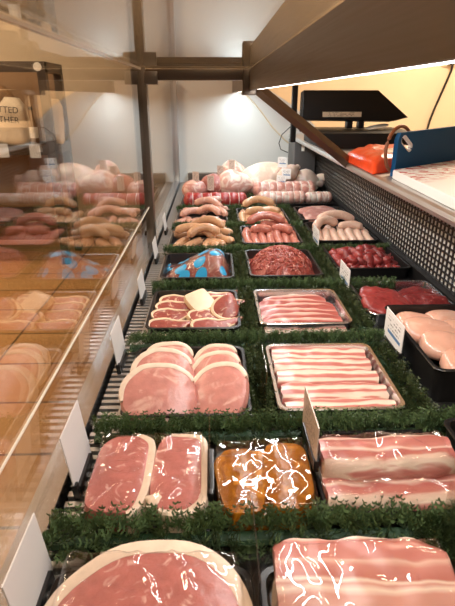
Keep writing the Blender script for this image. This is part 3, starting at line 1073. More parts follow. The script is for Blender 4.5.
def sausage_tray(mat, desc, x0, y0, nf, w, tops, group, r=.0125, L=.095, back=4):
    for i in range(nf):
        x = x0 + ((i + .5) / nf - .5) * w
        sausage(mat, 'straight', (x, y0 + .060, .024 + rng.uniform(0, .004)), (R(rng.uniform(-4, 4)), R(-14 + rng.uniform(-4, 4)), R(90 + rng.uniform(-7, 7))),
                '%s %s from the left in front row' % (desc, ORD[i]), group, i % 3, L, r)
    for i in range(back):
        x = x0 + ((i + .5) / back - .5) * w
        sausage(mat, 'straight', (x, y0 + .150, .026), (0, R(6), R(90 + rng.uniform(-10, 10))),
                '%s %s from the left in back row' % (desc, ORD[i]), group, i % 3, L, r)
    for i, (dx, dy, z, rz, kd, ln, lb) in enumerate(tops):
        sausage(mat, kd, (x0 + dx, y0 + dy, z), (R(rng.uniform(-6, 6)), R(rng.uniform(-3, 3)), R(rz)), '%s %s' % (desc, lb), group, i % 3, ln, r * 1.05)

sausage_tray('saus_pink', 'pink sausage behind the minced beef,', .185, 1.472, 7, .176,
             [(-.010, .135, .062, -4, 'curl', .125, 'arched across the pile top'), (-.030, .085, .046, 6, 'bent', .07, 'short, lying across left of pile'),
              (.035, .085, .048, -30, 'bent', .07, 'short, aslant on right of pile'), (.02, .15, .052, 8, 'straight', .10, 'lying across rear of pile')], 'pink sausages', .0132)
sausage_tray('saus_beige', 'beige sausage in far middle tray,', .185, 1.757, 7, .172,
             [(-.010, .13, .062, 10, 'curl', .125, 'arched across the pile top'), (-.025, .085, .046, 20, 'bent', .075, 'short, aslant on left of pile'),
              (.030, .09, .046, -12, 'bent', .075, 'short, aslant on right of pile')], 'beige sausages in the far middle tray', .0132)
sausage_tray('saus_pale', 'pale sausage beside the mesh grille,', .4235, 1.492, 7, .185,
             [(-.010, .14, .060, 5, 'curl', .13, 'arched across the pile top'), (-.050, .10, .050, 30, 'curl', .10, 'curling over left of pile'),
              (.030, .10, .048, -10, 'bent', .08, 'short, across right of pile')], 'pale sausages', .0135)
# fat beige sausages thrown across their tray, behind the blue spotted pack
BB = 'plump beige sausages behind the blue spotted pack'
for i, (x, y, z, rz, kd, ln, lb) in enumerate([
        (-.095, 1.490, .024, 70, 'bent', .10, 'at far left of its tray'), (-.060, 1.480, .024, 60, 'bent', .10, 'second from left in front'),
        (-.020, 1.475, .024, 80, 'straight', .09, 'third from left in front'), (.005, 1.500, .026, 100, 'bent', .10, 'fourth from left in front'),
        (.022, 1.520, .030, 105, 'curl', .12, 'standing second from right'), (.040, 1.520, .034, 110, 'bent', .12, 'standing at far right'),
        (-.060, 1.520, .046, -8, 'curl', .125, 'long and arched over left'), (-.030, 1.500, .050, 6, 'curl', .10, 'arched over middle front'),
        (-.020, 1.560, .060, -22, 'curl', .12, 'arched at very top'), (-.080, 1.580, .034, 10, 'bent', .10, 'lying behind at left'),
        (.015, 1.600, .036, -12, 'bent', .10, 'lying behind at right'), (-.03, 1.625, .03, 0, 'straight', .10, 'along back wall of tray')]):
    sausage('saus_beige', kd, (x, y, z), (R(rng.uniform(-5, 5)), R(rng.uniform(-8, 8)), R(rz)), 'plump beige sausage %s' % lb + ', behind blue spotted pack', BB, i % 3, ln, .0132)
RS = 'rosy sausages in the far left tray'
for i, (x, y, z, rz, kd, ln, lb) in enumerate([
        (-.115, 1.790, .024, 60, 'straight', .09, 'at the far left of the front row'), (-.085, 1.785, .024, 100, 'straight', .09, 'second from the left in the front row'),
        (-.060, 1.785, .026, 80, 'bent', .09, 'third from the left in the front row'), (-.030, 1.785, .026, 95, 'straight', .09, 'fourth from the left in the front row'),
        (0., 1.785, .026, 80, 'straight', .09, 'second from the right in the front row'), (.030, 1.790, .026, 110, 'bent', .09, 'at the far right of the front row'),
        (-.080, 1.830, .046, 40, 'bent', .10, 'lying aslant on the left of the pile'), (-.020, 1.815, .046, -30, 'curl', .10, 'lying aslant on the middle front of the pile'),
        (.015, 1.83, .050, -55, 'bent', .11, 'lying aslant on the right of the pile'), (-.020, 1.870, .062, -15, 'curl', .11, 'bent across the upper middle of the pile'),
        (-.005, 1.90, .076, 20, 'bent', .08, 'short one at the very top of the pile'), (-.07, 1.91, .036, 5, 'bent', .10, 'at the back left of the tray'),
        (.01, 1.93, .040, 0, 'bent', .10, 'at the back right of the tray')]):
    sausage('saus_rose', kd, (x, y, z), (R(rng.uniform(-5, 5)), R(rng.uniform(-8, 8)), R(rz)), 'rosy sausage %s, in far left tray' % lb, RS, i % 3, ln, .0122)

# ------------------------------------------------------------------ sliced gammon, far right
for i in range(6):
    lb = ['farthest', 'second farthest', 'third farthest', 'third nearest', 'second nearest', 'nearest'][i] + ' of the overlapping gammon slices in the far right tray'
    def wp(x_, y_, z_, s=i):
        return (x_, y_, z_ + .004 * nz(x_, y_, s * 2., 30))
    tag(MB().slab(oval(.082 if i % 2 else .075, .030, 40, 2.4, .1, i * 1.7), .006, .001, warp=wp).build('gammon_slice', M['hamslice'], None,
        (.425 + (-.008 if i % 2 else .008), 1.965 - i * .033, .022 + .001 * i), (R(20), R(3), R(10 - 5 * (i % 3))), auto=70), lb, 'gammon slice', 'gammon slices in the far right tray')

# ------------------------------------------------------------------ rolled joints and chickens at the far end
def roll(name, p0, p1, r, mat, nseg, label, cat, group, seed, string=True, squash=.9):
    p0 = Vector(p0)
    p1 = Vector(p1)
    t = empty(name, (p0 + p1) / 2, label, cat, group)
    c = (p0 + p1) / 2
    n = nseg * 8
    path = []
    rad = []
    for i in range(n + 1):
        u = i / n
        e = min(u, 1 - u) * (p1 - p0).length
        end = math.sqrt(max(0, 1 - max(0, 1 - e / (r * .6)) ** 2))
        rr_ = r * (.12 + .88 * end) * (.90 + .10 * abs(math.sin(PI * u * nseg))) * (1 + .08 * nz(u * 5, seed))
        path.append((p0 + (p1 - p0) * u - c))
        rad.append(rr_)
    MB().tube(path, rad, 20, squash).build('meat_roll', mat, t, auto=80)
    if string:
        for k in range(1, nseg):
            u = k / nseg
            q = p0 + (p1 - p0) * u - c
            d = (p1 - p0).normalized()
            a_ = d.cross(Vector((0, 0, 1))).normalized()
            b_ = a_.cross(d)
            rr_ = r * .93 * (1 + .08 * nz(u * 5, seed))
            MB().tube([q + a_ * math.cos(w) * rr_ + b_ * math.sin(w) * rr_ * squash for w in [2 * PI * m / 20 for m in range(21)]], .0013, 5).build('string_loop', M['paper'], t)
    return t
roll('rolled_beef_joint', (-.125, 2.085, .045), (.145, 2.105, .042), .036, M['beefred'], 7, 'long dark red rolled beef joint tied with string, in far left tray', 'meat joint', 'far end joints', 1.)
breast('pork_joint', .13, .10, .085, M['pinkroll'], 3.1, 'small pink pork joint at the left behind the red rolled beef', 'far end joints', (-.075, 2.215, .030), (0, 0, R(15)), 'meat joint', .8)
breast('pork_joint', .15, .12, .105, M['pork_dk'], 5.2, 'mottled pork joint in the middle behind the red rolled beef', 'far end joints', (.015, 2.245, .032), (0, 0, R(-20)), 'meat joint', .8)
breast('pork_joint', .18, .13, .125, M['paleroll'], 7.7, 'large fatty pork joint at the right behind the red rolled beef', 'far end joints', (.095, 2.235, .030), (0, 0, R(-15)), 'meat joint', .8)
breast('pork_joint', .14, .12, .15, M['paleroll'], 9.4, 'tall pale pork joint farthest back beside the end panel', 'far end joints', (.10, 2.40, .030), (0, 0, R(20)), 'meat joint', .8)
roll('rolled_pork', (.190, 2.105, .050), (.395, 2.115, .050), .030, M['paleroll'], 8, 'pale tied pork roll nearest the viewer in the far right tray', 'meat joint', 'pale rolled pork', 2.)
roll('rolled_pork', (.395, 2.125, .045), (.515, 2.14, .045), .028, M['paleroll'], 5, 'short pale tied pork roll next to the mesh grille', 'meat joint', 'pale rolled pork', 6.)
roll('rolled_pork', (.175, 2.195, .066), (.455, 2.215, .066), .042, M['pinkroll'], 8, 'pink tied pork roll just behind the pale rolls', 'meat joint', 'pale rolled pork', 3.)

def bird(name, loc, rot, s, label):
    t = empty(name, loc, label, 'chicken', 'whole chickens at the far end', rot)
    vs = []
    nu, nv = 22, 20
    for i in range(nu + 1):
        u = i / nu
        x = (u - .5) * .22 * s
        prof = max(0, math.sin(PI * u ** .7)) ** .62
        for k in range(nv):
            a_ = 2 * PI * k / nv
            yy = math.cos(a_) * .075 * s * prof
            zz = math.sin(a_) * .062 * s * prof + .055 * s
            if zz > .08 * s:
                zz += .008 * s * math.cos(yy / (.03 * s))
            vs.append((x, yy, zz))
    fs = [(i * nv + k, i * nv + (k + 1) % nv, (i + 1) * nv + (k + 1) % nv, (i + 1) * nv + k) for i in range(nu) for k in range(nv)]
    MB().add(vs, fs).build('breast_body', M['skin'], t, auto=80)
    for sg in (-1, 1):
        MB().tube([(.02 * s, sg * .060 * s, .055 * s), (.05 * s, sg * .080 * s, .060 * s), (.09 * s, sg * .060 * s, .055 * s), (.125 * s, sg * .035 * s, .050 * s), (.15 * s, sg * .03 * s, .052 * s)],
                  [.018 * s, .032 * s, .028 * s, .014 * s, .010 * s], 12).build('leg', M['skin'], t, auto=80)
        MB().tube([(-.06 * s, sg * .055 * s, .065 * s), (-.04 * s, sg * .082 * s, .058 * s), (0, sg * .082 * s, .045 * s)], [.012 * s, .017 * s, .010 * s], 10).build('wing', M['skin'], t, auto=80)
    return t
bird('whole_chicken', (.262, 2.39, .012), (R(-6), R(-16), R(35)), 1.28, 'large pale whole chicken at the left behind the pork rolls')
bird('whole_chicken', (.450, 2.43, .012), (R(0), R(-4), R(70)), .95, 'smaller pale whole chicken at the right behind the pork rolls')

# ------------------------------------------------------------------ vacuum packs
def sm(a, b, x):
    t = max(0, min(1, (x - a) / (b - a)))
    return t * t * (3 - 2 * t)
def film(parent, x0, x1, y0, y1, hfun, mat, n=84, wr=.0042, seed=0, name='film'):
    vs = []
    for i in range(n + 1):
        for j in range(n + 1):
            x = x0 + (x1 - x0) * i / n
            y = y0 + (y1 - y0) * j / n
            w_ = wr * (.9 * nz(x, y, seed, 26) + 1.3 * sm(.25, .0, abs(nz(x * .7 + y * .5, y - x * .5, seed, 32))) * (.4 + .6 * abs(nz(x, y, seed + 9, 20))) + .25 * nz(x, y, seed + 2, 80))
            vs.append((x + .4 * wr * nz(x, y, seed + 3, 40), y, hfun(x, y) + .0012 + max(-.0008, w_)))
    fs = [(i * (n + 1) + j, (i + 1) * (n + 1) + j, (i + 1) * (n + 1) + j + 1, i * (n + 1) + j + 1) for i in range(n) for j in range(n)]
    o = MB().add(vs, fs).build(name, mat, parent, auto=80)
    return o
def sm(a, b, x):
    t = max(0, min(1, (x - a) / (b - a)))
    return t * t * (3 - 2 * t)
def boxh(x0, x1, y0, y1, h, soft=.018, base=.003):
    def f(x, y):
        k = sm(x0 - soft, x0 + soft * .3, x) * (1 - sm(x1 - soft * .3, x1 + soft, x)) * sm(y0 - soft, y0 + soft * .3, y) * (1 - sm(y1 - soft * .3, y1 + soft, y))
        return base + (h - base) * k
    return f
VG = 'vacuum packs of meat'
# nearest left: one large gammon steak
t = empty('vacuum_pack', (-.060, .240, .006), 'large round gammon steak with a white rind, sealed in clear film, nearest on the left', 'vacuum pack', VG)
out = oval(.090, .114, 48, 2.5, .03, 2.)
gs = MB().slab(out, .038, .006).build('gammon_steak', M['ham'], t)
fat_band(MB(), out, .038, 5, 175, .010).build('fat_rim', M['fat'], gs)['label'] = 'broad white rind of fat'
film(t, -.100, .100, -.135, .134, boxh(-.082, .082, -.12, .105, .044), M['filmbag'], seed=1)
# nearest right: a stack of back bacon
t = empty('vacuum_pack', (.130, .250, .006), 'thick stack of back bacon slices in clear film, nearest on the right', 'vacuum pack', VG)
def wpb(x, y, z): return (x, y, z + .003 * nz(x, y, 4, 30))
MB().slab(oval(.085, .118, 48, 3.2, .03, 5.), .030, .003, warp=wpb).build('bacon_stack', M['fat'], t)
slice_strip('bacon_slice', .160, .085, .016, M['backbacon'], 71, None, None, None, (.002, .058, .036), (R(5), 0, R(-2)), wav=.004, part=t)
MB().slab(oval(.080, .060, 40, 3, .05, 8.), .012, .003, warp=wpb).build('bacon_slice', M['pork'], t, (.006, -.030, .034), (R(4), 0, 0))
film(t, -.098, .115, -.14, .128, boxh(-.080, .082, -.12, .092, .056), M['filmbag'], seed=2)
# two gammon steaks side by side
t = empty('vacuum_pack', (-.080, .470, .005), 'vacuum pack of two pink gammon steaks side by side beside the price ticket', 'vacuum pack', VG)
for i, (x, a, b, seed, t0, t1) in enumerate([(-.036, .034, .066, 1., -75, 85), (.033, .031, .066, 4., -110, 100)]):
    out = oval(a, b, 44, 4.0, .05, seed)
    gs = MB().slab(out, .032, .004).build('gammon_steak', M['ham'], t, (x, 0, 0))
    fat_band(MB(), out, .032, t0, t1, .008).build('fat_rim', M['fat'], gs)
out = oval(.012, .010, 24, 2, .2, 2.)
MB().slab(out, .030, .004).build('fat_seam', M['fat'], t, (.012, -.046, .001))
film(t, -.078, .072, -.072, .076, boxh(-.066, .064, -.064, .062, .0375, .012), M['film'], seed=3)
# orange marinated pack
t = empty('vacuum_pack', (.056, .460, .005), 'vacuum pack of glossy orange marinated meat between the gammon and the streaky bacon', 'vacuum pack', VG)
MB().slab(oval(.030, .054, 40, 3.4, .07, 2.), .030, .006).build('marinated_fillet', M['orange'], t, (-.028, -.004, 0), (0, 0, R(4)))
MB().slab(oval(.031, .056, 40, 3.4, .07, 6.), .032, .006).build('marinated_fillet', M['orange'], t, (.028, .002, 0), (0, 0, R(-6)))
MB().slab(oval(.058, .058, 40, 5, .04, 9.), .022, .001).build('marinade', M['orange'], t)
film(t, -.060, .062, -.062, .066, boxh(-.056, .057, -.056, .056, .038, .010), M['film'], seed=4, wr=.0030)
# two streaky bacon packs
t = empty('vacuum_pack', (.205, .438, .018), 'lower streaky bacon pack, partly under the other one', 'vacuum pack', VG)
slice_strip('bacon_stack', .160, .055, .022, M['streaky'], 81, None, None, None, (0, 0, 0), (0, 0, 0), wav=.003, part=t)
film(t, -.082, .084, -.030, .034, boxh(-.076, .076, -.022, .022, .023, .008), M['film'], seed=5)
t = empty('vacuum_pack', (.203, .472, .040), 'upper streaky bacon pack, thick and lying on the other one', 'vacuum pack', VG, (R(8), 0, R(1)))
slice_strip('bacon_stack', .158, .058, .026, M['streaky'], 82, None, None, None, (0, 0, 0), (0, 0, 0), wav=.004, part=t)
film(t, -.084, .086, -.034, .036, boxh(-.074, .074, -.022, .022, .0265, .010), M['film'], seed=6)
# half-seen bag at the right edge
t = empty('bagged_chicken', (.375, .485, .006), 'piece of chicken in a clear bag, half out of the picture at the right edge', 'vacuum pack')
o = breast('chicken_piece', .11, .08, .075, M['chicken'], 4., None, None, (0, 0, 0), (0, 0, R(20)), None)
o.parent = t
film(t, -.060, .060, -.052, .056, boxh(-.045, .045, -.03, .03, .060, .025), M['filmbag'], seed=7, wr=.004)
# blue spotted pack
t = empty('vacuum_pack', (-.043, 1.255, .006), 'lamb joint in a clear wrap printed with bright blue spots', 'vacuum pack', VG)
def jh(x, y):
    u = (x + .085) / .17
    u = max(0, min(1, u))
    hh = .018 + .050 * sm(0, .85, u) - .015 * sm(.9, 1, u)
    e = (1 - (abs(2 * u - 1)) ** 6) * (1 - min(1, abs(y / (.04 + .045 * u))) ** 3)
    return .002 + hh * max(0, e)
mb = MB()
n = 34
vs = []
for i in range(n + 1):
    for j in range(n + 1):
        x = (i / n - .5) * .172
        y = (j / n - .5) * .170
        vs.append((x, y, jh(x, y) - .0005 + .002 * nz(x, y, 1, 50)))
mb.add(vs, [(i * (n + 1) + j, (i + 1) * (n + 1) + j, (i + 1) * (n + 1) + j + 1, i * (n + 1) + j + 1) for i in range(n) for j in range(n)])
mb.build('lamb_joint', M['lamb'], t)
film(t, -.091, .091, -.092, .092, lambda x, y: jh(x, y) + .001, M['filmblue'], seed=8, wr=.003)

# ------------------------------------------------------------------ price tickets (cards face the customers, i.e. the front glass)
def ticket(name, loc, L, H, mat, label, rz=0, tilt=0, clip=True, group='price tickets'):
    t = empty(name, loc, label, 'price ticket', group, (0, R(tilt), R(rz)))
    MB().box(-.0007, .0007, -L / 2, L / 2, .0, H).build('card', mat, t, smooth=False)
    if clip:
        MB().box(-.003, .004, -L / 2 - .001, -L / 2 + .007, -.004, H * .2).build('clip', M['black'], t, bevel=.001)
        MB().box(-.003, .005, -L / 2 + .007, L / 2 * .75, -.004, .009).build('clip_foot', M['black'], t.children[-1], bevel=.0008)
    return t
for y, H, lb in [(.325, .075, 'white price ticket at the lower left corner of the picture'), (.500, .086, 'white price ticket standing beside the two gammon steaks'),
                 (.790, .074, 'white price ticket on the front grille beside the pork chops'), (1.095, .060, 'white price ticket on the front grille beside the lamb chops'),
                 (1.40, .060, 'white price ticket on the front grille beside the blue spotted pack'), (1.72, .060, 'white price ticket on the front grille beside the beige sausages')]:
    ticket('price_ticket', (-.168, y, .006), .078, H, M['card_white'], lb, 0, -6)
ticket('price_ticket', (.322, .789, .026), .090, .063, M['card'], 'printed white price ticket against the chicken breast tray')
ticket('price_ticket', (.318, 1.125, .012), .090, .062, M['card'], 'printed white price ticket beside the beef steaks')
ticket('price_ticket', (.316, 1.475, .016), .090, .062, M['card'], 'printed white price ticket beside the pale sausages')
ticket('price_ticket', (.118, .505, .042), .090, .058, M['card_kraft'], 'kraft brown price ticket standing beside the orange pack')
ticket('price_ticket', (-.0075, .470, .030), .090, .06, M['card_clear'], 'clear ticket holder between the gammon steaks and the orange pack')
ticket('price_ticket', (.073, .64, .034), .080, .060, M['card_clear'], 'clear ticket seen edge on between the pork chops and the pork belly', clip=False)
ticket('price_ticket', (.034, .32, .02), .090, .075, M['card_clear'], 'clear ticket holder between the two nearest packs', clip=False)
ticket('price_ticket', (.235, .335, .02), .090, .075, M['card_clear'], 'clear ticket holder at the right of the back bacon', clip=False)
for x, y, z, lb, m in [(-.075, 2.20, .085, 'leftmost of the narrow tickets stuck in the far pork joints', 'card_kraft'), (.033, 2.24, .105, 'printed ticket stuck in the mottled pork joint', 'card_kraft'),
                       (-.01, 2.15, .075, 'lowest narrow ticket, stuck behind the red rolled beef', 'card_kraft'), (.085, 2.28, .125, 'tallest ticket at the far left, stuck in the fatty pork joint', 'card_kraft'),
                       (.315, 2.30, .150, 'topmost blue and white ticket above the pale chickens', 'card'), (.330, 2.26, .105, 'wide blue and white ticket in front of the large chicken', 'card'), (.300, 2.20, .085, 'small blue and white ticket stuck in the pink pork roll', 'card')]:
    ticket('price_ticket', (x, y, z), .030 if m == 'card_kraft' else .042, .062 if m == 'card_kraft' else .045, M[m], lb, 68, clip=False)

# ------------------------------------------------------------------ things on the worktop
WT = .2605
bd = [(.445, 1.238), (.432, .86), (.90, .86), (.90, 1.60)]
mb = MB()
cxb, cyb = .67, 1.2
mb.prism([(x - cxb, y - cyb) for x, y in bd], 0, .022, 'xy')
tag(mb.build('cutting_board', M['board'], None, (cxb, cyb, WT), bevel=.004), 'thick white cutting board with red stains at the edge of the steel worktop', 'cutting board')
# blue board standing behind it, with a slot handle
t = empty('blue_board', (.462, 1.272, WT), 'dark blue plastic board standing upright behind the white cutting board', 'board', None, (0, 0, R(37.5)))
L = .52
def board_mesh():
    hole = []
    for k in range(24):
        a_ = 2 * PI * k / 24
        c, s_ = math.cos(a_) * .0125, math.sin(a_) * .0125
        off = .017 if k < 12 else -.017
        p = Vector((c, s_ + off))
        an = R(58)
        hole.append((.040 + p.x * math.cos(an) - p.y * math.sin(an), .078 + p.x * math.sin(an) + p.y * math.cos(an)))
    outer = []
    poly = [(L, .118), (.008, .105), (0, .09), (0, 0), (L, 0)]
    # outer boundary points matched by direction from the hole's centre
    cx_, cy_ = .040, .078
    for hx, hy in hole:
        d = Vector((hx - cx_, hy - cy_)).normalized()
        best = None
        for i in range(len(poly)):
            p, q = Vector(poly[i]), Vector(poly[(i + 1) % len(poly)])
            e = q - p
            den = d.x * e.y - d.y * e.x
            if abs(den) < 1e-9: continue
            w = p - Vector((cx_, cy_))
            tt = (w.x * e.y - w.y * e.x) / den
            uu = (w.x * d.y - w.y * d.x) / den
            if tt > 0 and -1e-6 <= uu <= 1 + 1e-6 and (best is None or tt < best): best = tt
        outer.append((cx_ + d.x * best, cy_ + d.y * best))
    # insert the polygon corners
    return hole, outer, poly
hole, outer, poly = board_mesh()
bm = bmesh.new()
def ring(pts, y):
    return [bm.verts.new((x, y, z)) for x, z in pts]
for yv in (0, .012):
    ov = ring(poly, yv)
    hv = ring(hole, yv)
    es = [bm.edges.new((ov[i], ov[(i + 1) % len(ov)])) for i in range(len(ov))] + [bm.edges.new((hv[i], hv[(i + 1) % len(hv)])) for i in range(len(hv))]
    bmesh.ops.triangle_fill(bm, edges=es, use_beauty=True)
    if yv == 0: o0, h0 = ov, hv
    else: o1, h1 = ov, hv
for a_, b_ in ((o0, o1), (h0, h1)):
    for i in range(len(a_)):
        j = (i + 1) % len(a_)
        bm.faces.new((a_[i], a_[j], b_[j], b_[i]))
bmesh.ops.recalc_face_normals(bm, faces=bm.faces)
me = bpy.data.meshes.new('board_panel')
bm.to_mesh(me)
bm.free()
me.materials.append(M['blue'])
o = bpy.data.objects.new('board_panel', me)
col.objects.link(o)
o.parent = t
# oval grip liner round the slot
MB().tube([(x, .006, z) for x, z in hole + hole[:1]], .0058, 8).build('grip_liner', M['card_white'], t)['label'] = 'white liner round the hand slot'
# brown hoop handle behind the board
t = empty('brown_hoop', (.462 - .61 * .020, 1.272 + .79 * .020, WT), 'thin brown leather hoop standing behind the blue board', 'strap', None, (0, 0, R(37.5)))
MB().tube([(.036 + .056 * math.cos(q), 0, .062 + .057 * math.sin(q)) for q in [2 * PI * k / 36 for k in range(37)]], .0045, 8).build('hoop_strap', M['brown'], t)
# orange-red bag
t = empty('plastic_bag', (.534, 1.545, WT), 'orange red plastic packet with dark print on a pale band beside the blue board', 'packet', None)
vs = []
n = 30
def bagz(x, y):
    e = max(0, 1 - abs(x / .115) ** 5) * max(0, 1 - abs(y / .155) ** 5)
    return .046 * e ** .38 * (1 + .15 * nz(x, y, 3, 18)) + .004 * nz(x, y, 3, 45) * e
for i in range(n + 1):
    for j in range(n + 1):
        x = (i / n - .5) * .23
        y = (j / n - .5) * .31
        vs.append((x, y + .7 * x, max(.001, bagz(x, y))))
fs = [(i * (n + 1) + j, (i + 1) * (n + 1) + j, (i + 1) * (n + 1) + j + 1, i * (n + 1) + j + 1) for i in range(n) for j in range(n)]
b0 = len(vs)
vs += [(x, y, 0) for x, y, z in vs]
fs += [tuple(b0 + q for q in f[::-1]) for f in fs]
MB().add(vs, fs).build('packet_body', M['redbag'], t, auto=70)
pb_ = t.children[0]
vs = []
for i in range(13):
    for j in range(7):
        x = -.045 + .14 * i / 12
        y = -.105 + .085 * j / 6
        vs.append((x, y + .7 * x, bagz(x, y) + .0012))
fs = [(i * 7 + j, (i + 1) * 7 + j, (i + 1) * 7 + j + 1, i * 7 + j + 1) for i in range(12) for j in range(6)]
MB().add(vs, fs).build('packet_label', printed('packet_print', (.84, .70, .56), (.10, .03, .02), 4, 'X', 'Y', top=.7, bottom=.05), pb_)['label'] = 'pale band with dark print'
# till / printer
t = empty('till', (.61, 2.30, WT), 'black till with a tilted lid at the far end of the worktop', 'till')
MB().box(-.188, .215, -.32, .09, 0, .058).build('till_body', M['till'], t, bevel=.004)
MB().prism([(-.230, .088), (.165, .082), (.222, .096), (.085, .203), (-.228, .203)], -.10, -.02, 'xz').build('till_lid', M['till'], t, (0, 0, 0), (R(-6), 0, 0), bevel=.003)
for x in (-.02, .03):
    MB().box(x - .012, x + .012, -.07, -.03, .060, .092).build('lid_hinge', M['black'], t, bevel=.002)
MB().box(-.145, .020, -.1015, -.099, .098, .118).build('till_label', printed('till_print', (.70, .58, .44), (.2, .14, .09), 3, 'X', 'Z', top=.9, bottom=.1), t, (0, 0, 0), (R(-6), 0, 0), smooth=False)['label'] = 'pale printed label strip'
MB().slab(oval(.055, .03, 24, 3, .1, 1.), .003, .004).build('receipt_paper', M['paper'], t, (.10, -.06, .066), (R(6), R(-10), R(8)))
MB().box(-.265, -.242, -.02, .01, -.0, .232).build('till_pole', M['till'], t, bevel=.003)
# black cable looping down inside the end panel
tag(MB().tube([(.400, 2.36, .300), (.385, 2.37, .325), (.355, 2.385, .318), (.322, 2.40, .285), (.312, 2.42, .245), (.325, 2.44, .215), (.36, 2.45, .20)], .0022, 6).build('black_cable', M['black'], None), 'thin black cable looping down beside the end panel', 'cable')

# wall socket and its cable
t = empty('wall_socket', (2.16, 4.9, .74), 'ivory wall socket with a black plug on the cream wall', 'socket')
MB().box(-.075, .075, -.012, 0, -.045, .045).build('face_plate', M['socket'], t, bevel=.004)
MB().tube([(.0, -.012, 0), (.0, -.05, 0)], .032, 14).build('plug', M['black'], t)
tag(MB().tube([(2.16, 4.845, .71), (2.155, 4.84, .66), (2.12, 4.86, .52), (2.07, 4.87, .35), (2.04, 4.87, .24), (2.02, 4.87, .1), (2.01, 4.88, -.2), (2.02, 4.88, -.84)], .010, 6).build('power_cable', M['black'], None), 'black power cable hanging from the wall socket', 'cable')

# ------------------------------------------------------------------ shelving in the shop beyond the glass
sx1 = -1.235
t = empty('display_shelving', (-1.8, 4.2, FZ), 'dark brown metal shelving unit standing in the shop beyond the front glass', 'shelving')
zt = .68 - FZ
for (x, y) in ((sx1, 4.0), (sx1, 4.4), (-2.4, 4.0), (-2.4, 4.4)):
    MB().box(x + 1.8 - .03, x + 1.8 + .03, y - 4.2 - .03, y - 4.2 + .03, 0, zt).build('upright', M['shelfm'], t, smooth=False)
MB().box(-.62, sx1 + 1.8 + .03, -.225, -.175, zt - .07, zt).build('top_rail', M['shelfm'], t, smooth=False)
MB().box(sx1 + 1.8 - .03, sx1 + 1.8 + .03, -.2, .2, zt - .07, zt).build('side_rail', M['shelfm'], t, smooth=False)
for z in (.10, -.45):
    MB().box(-.60, sx1 + 1.8 + .03, -.22, .2, z - FZ - .07, z - FZ).build('shelf_board', M['shelfm'], t, smooth=False)
MB().box(-.60, sx1 + 1.8, .19, .2, .1, zt - .02).build('back_panel', M['shelfback'], t, smooth=False)
MB().tube([(sx1 + 1.8 - .02, -.232, zt - .035), (sx1 + 1.8 - .02, -.228, zt - .035)], .03, 16).build('round_badge', M['paper'], t)['label'] = 'small round white badge on the top rail'
for (x, z) in ((-1.60, .065), (-1.36, .06)):
    MB().box(x + 1.8 - .04, x + 1.8 + .04, -.228, -.222, z - FZ - .05, z - FZ + .05).build('shelf_edge_label', M['label_blue'], t, smooth=False)
def sack(name, x, y, z, w, d, h, mat, label, cat, lean=0, words=()):
    t = empty(name, (x, y, z), label, cat, None, (0, R(lean), 0))
    n = 24
    vs = []
    m = 12
    for k in range(m + 1):
        u = k / m
        pr = (1 - .18 * u) * (1 if u < .8 else 1 - .5 * (u - .8) / .2)
        if k == 0: pr = .85
        for i in range(n):
            a_ = 2 * PI * i / n
            c, s_ = math.cos(a_), math.sin(a_)
            q = 1 + .07 * nz(c * 2, s_ * 2, u * 4 + x)
            vs.append((w / 2 * math.copysign(abs(c) ** .6, c) * pr * q, d / 2 * math.copysign(abs(s_) ** .6, s_) * pr * q, h * u))
    fs = [(k * n + i, k * n + (i + 1) % n, (k + 1) * n + (i + 1) % n, (k + 1) * n + i) for k in range(m) for i in range(n)]
    fs += [tuple(range(n))[::-1], tuple(range(m * n, m * n + n))]
    sb_ = MB().add(vs, fs).build('sack_body', mat, t, auto=70)
    for i, (wd, zz) in enumerate(words):
        cu = bpy.data.curves.new('txt', 'FONT')
        cu.body = wd
        cu.size = .062
        cu.align_x = 'CENTER'
        cu.extrude = .001
        tmp = bpy.data.objects.new('txt', cu)
        col.objects.link(tmp)
        bpy.context.view_layer.update()
        me = bpy.data.meshes.new_from_object(tmp.evaluated_get(bpy.context.evaluated_depsgraph_get()))
        bpy.data.objects.remove(tmp)
        o = bpy.data.objects.new('printed_word', me)
        me.materials.clear()
        me.materials.append(M['ink'])
        col.objects.link(o)
        o.parent = sb_
        o.location = (0, -d / 2 - .012, zz)
        o.rotation_euler = (R(90), 0, 0)
    return t
sack('canvas_bag', -1.53, 4.06, .101, .24, .16, .34, M['bag'], 'pale printed bag standing on the shelf of the dark shelving', 'bag', 4, (('TTED', .235), ('THER', .165)))
sack('canvas_bag', -1.26, 4.18, .101, .14, .16, .33, M['bag'], 'narrow pale bag at the right end of the dark shelving', 'bag', 6)
sack('brown_sack', -1.66, 4.24, .101, .30, .16, .42, M['brownbag'], 'dark brown sack behind the pale printed bag', 'bag', -3)
t = empty('bottle', (-1.375, 4.05, .101), 'small bottle with a white label between the two pale bags', 'bottle')
MB().tube([(0, 0, 0), (0, 0, .01), (0, 0, .15), (0, 0, .19), (0, 0, .25)], [.028, .032, .032, .014, .012], 14).build('bottle_body', M['brownbag'], t)
MB().tube([(0, 0, .05), (0, 0, .13)], .033, 14).build('bottle_label', M['paper'], t)
MB().tube([(0, 0, .25), (0, 0, .275)], .015, 12).build('bottle_cap', M['black'], t)

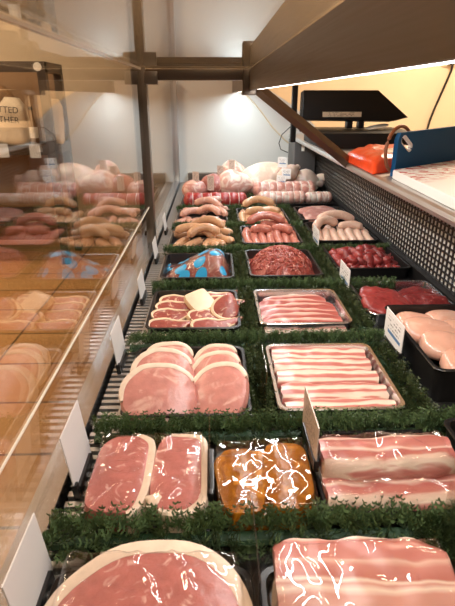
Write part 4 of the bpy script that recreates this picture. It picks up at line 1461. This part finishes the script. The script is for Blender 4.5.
# ------------------------------------------------------------------ lights
def area(name, loc, rot, sx, sy, power, colr, spread=180):
    l = bpy.data.lights.new(name, 'AREA')
    l.shape = 'RECTANGLE'
    l.size = sx
    l.size_y = sy
    l.energy = power
    l.color = colr
    l.spread = R(spread)
    o = bpy.data.objects.new(name, l)
    col.objects.link(o)
    o.location = loc
    o.rotation_euler = rot
    return o
LEDC = (1, .965, .93)
area('led_light_near', (.130, .86, .4665), (0, R(-6), 0), .018, 1.33, 4.3, LEDC)
area('led_light_far', (.130, 2.20, .4668), (0, R(-6), 0), .018, 1.15, 4.4, (.74, .92, 1))
# ceiling panel lights of the shop, and one added to brighten the back wall
def ceiling_lamp(x, y, p, lb):
    t = empty('ceiling_light', (x, y, 1.75), lb, 'ceiling light', 'ceiling panel lights')
    lf = MB().box(-.32, .32, -.32, .32, -.03, 0).build('lamp_frame', M['white_abs'], t, smooth=False)
    MB().box(-.29, .29, -.29, .29, -.034, -.03).build('lamp_diffuser', plain('lamp_diffuser', (1, 1, 1), .4, emit=(1, .80, .55), es=3), lf, smooth=False)
    area('ceiling_lamp_light', (x, y, 1.71), (0, 0, 0), .58, .58, p, (1, .80, .58))
ceiling_lamp(-1.9, 1.6, 45, 'square ceiling light over the shop floor')
ceiling_lamp(-1.9, 3.3, 26, 'square ceiling light above the dark shelving')
ceiling_lamp(1.95, 3.6, 58, 'added square ceiling light brightening the back wall on the staff side')  # unseen light, placed to brighten the cream back wall
ceiling_lamp(.35, -.9, 10, 'square ceiling light behind the viewer')

w = bpy.data.worlds.new('world')
sc.world = w
w.use_nodes = True
w.node_tree.nodes['Background'].inputs['Color'].default_value = (1, .82, .62, 1)
w.node_tree.nodes['Background'].inputs['Strength'].default_value = .06

# ------------------------------------------------------------------ camera
cam = bpy.data.cameras.new('camera')
co = bpy.data.objects.new('camera', cam)
col.objects.link(co)
sc.camera = co
F = 493
co.location = (0, 0, .45)
pitch = math.atan(207 / F)
co.rotation_euler = (PI / 2 - pitch, 0, -R(1.66))
cam.sensor_fit = 'AUTO'
cam.sensor_width = 36
cam.lens = 36 * F / 606
cam.clip_start = .02
cam.dof.use_dof = True
cam.dof.focus_distance = 1.05
cam.dof.aperture_fstop = 20

vs_ = sc.view_settings
vs_.view_transform = 'Standard'
vs_.look = 'None'
vs_.exposure = .12
vs_.gamma = 1
vs_.use_curve_mapping = False
sc.display_settings.display_device = 'sRGB'
sc.cycles.transparent_max_bounces = 24
sc.cycles.max_bounces = 10
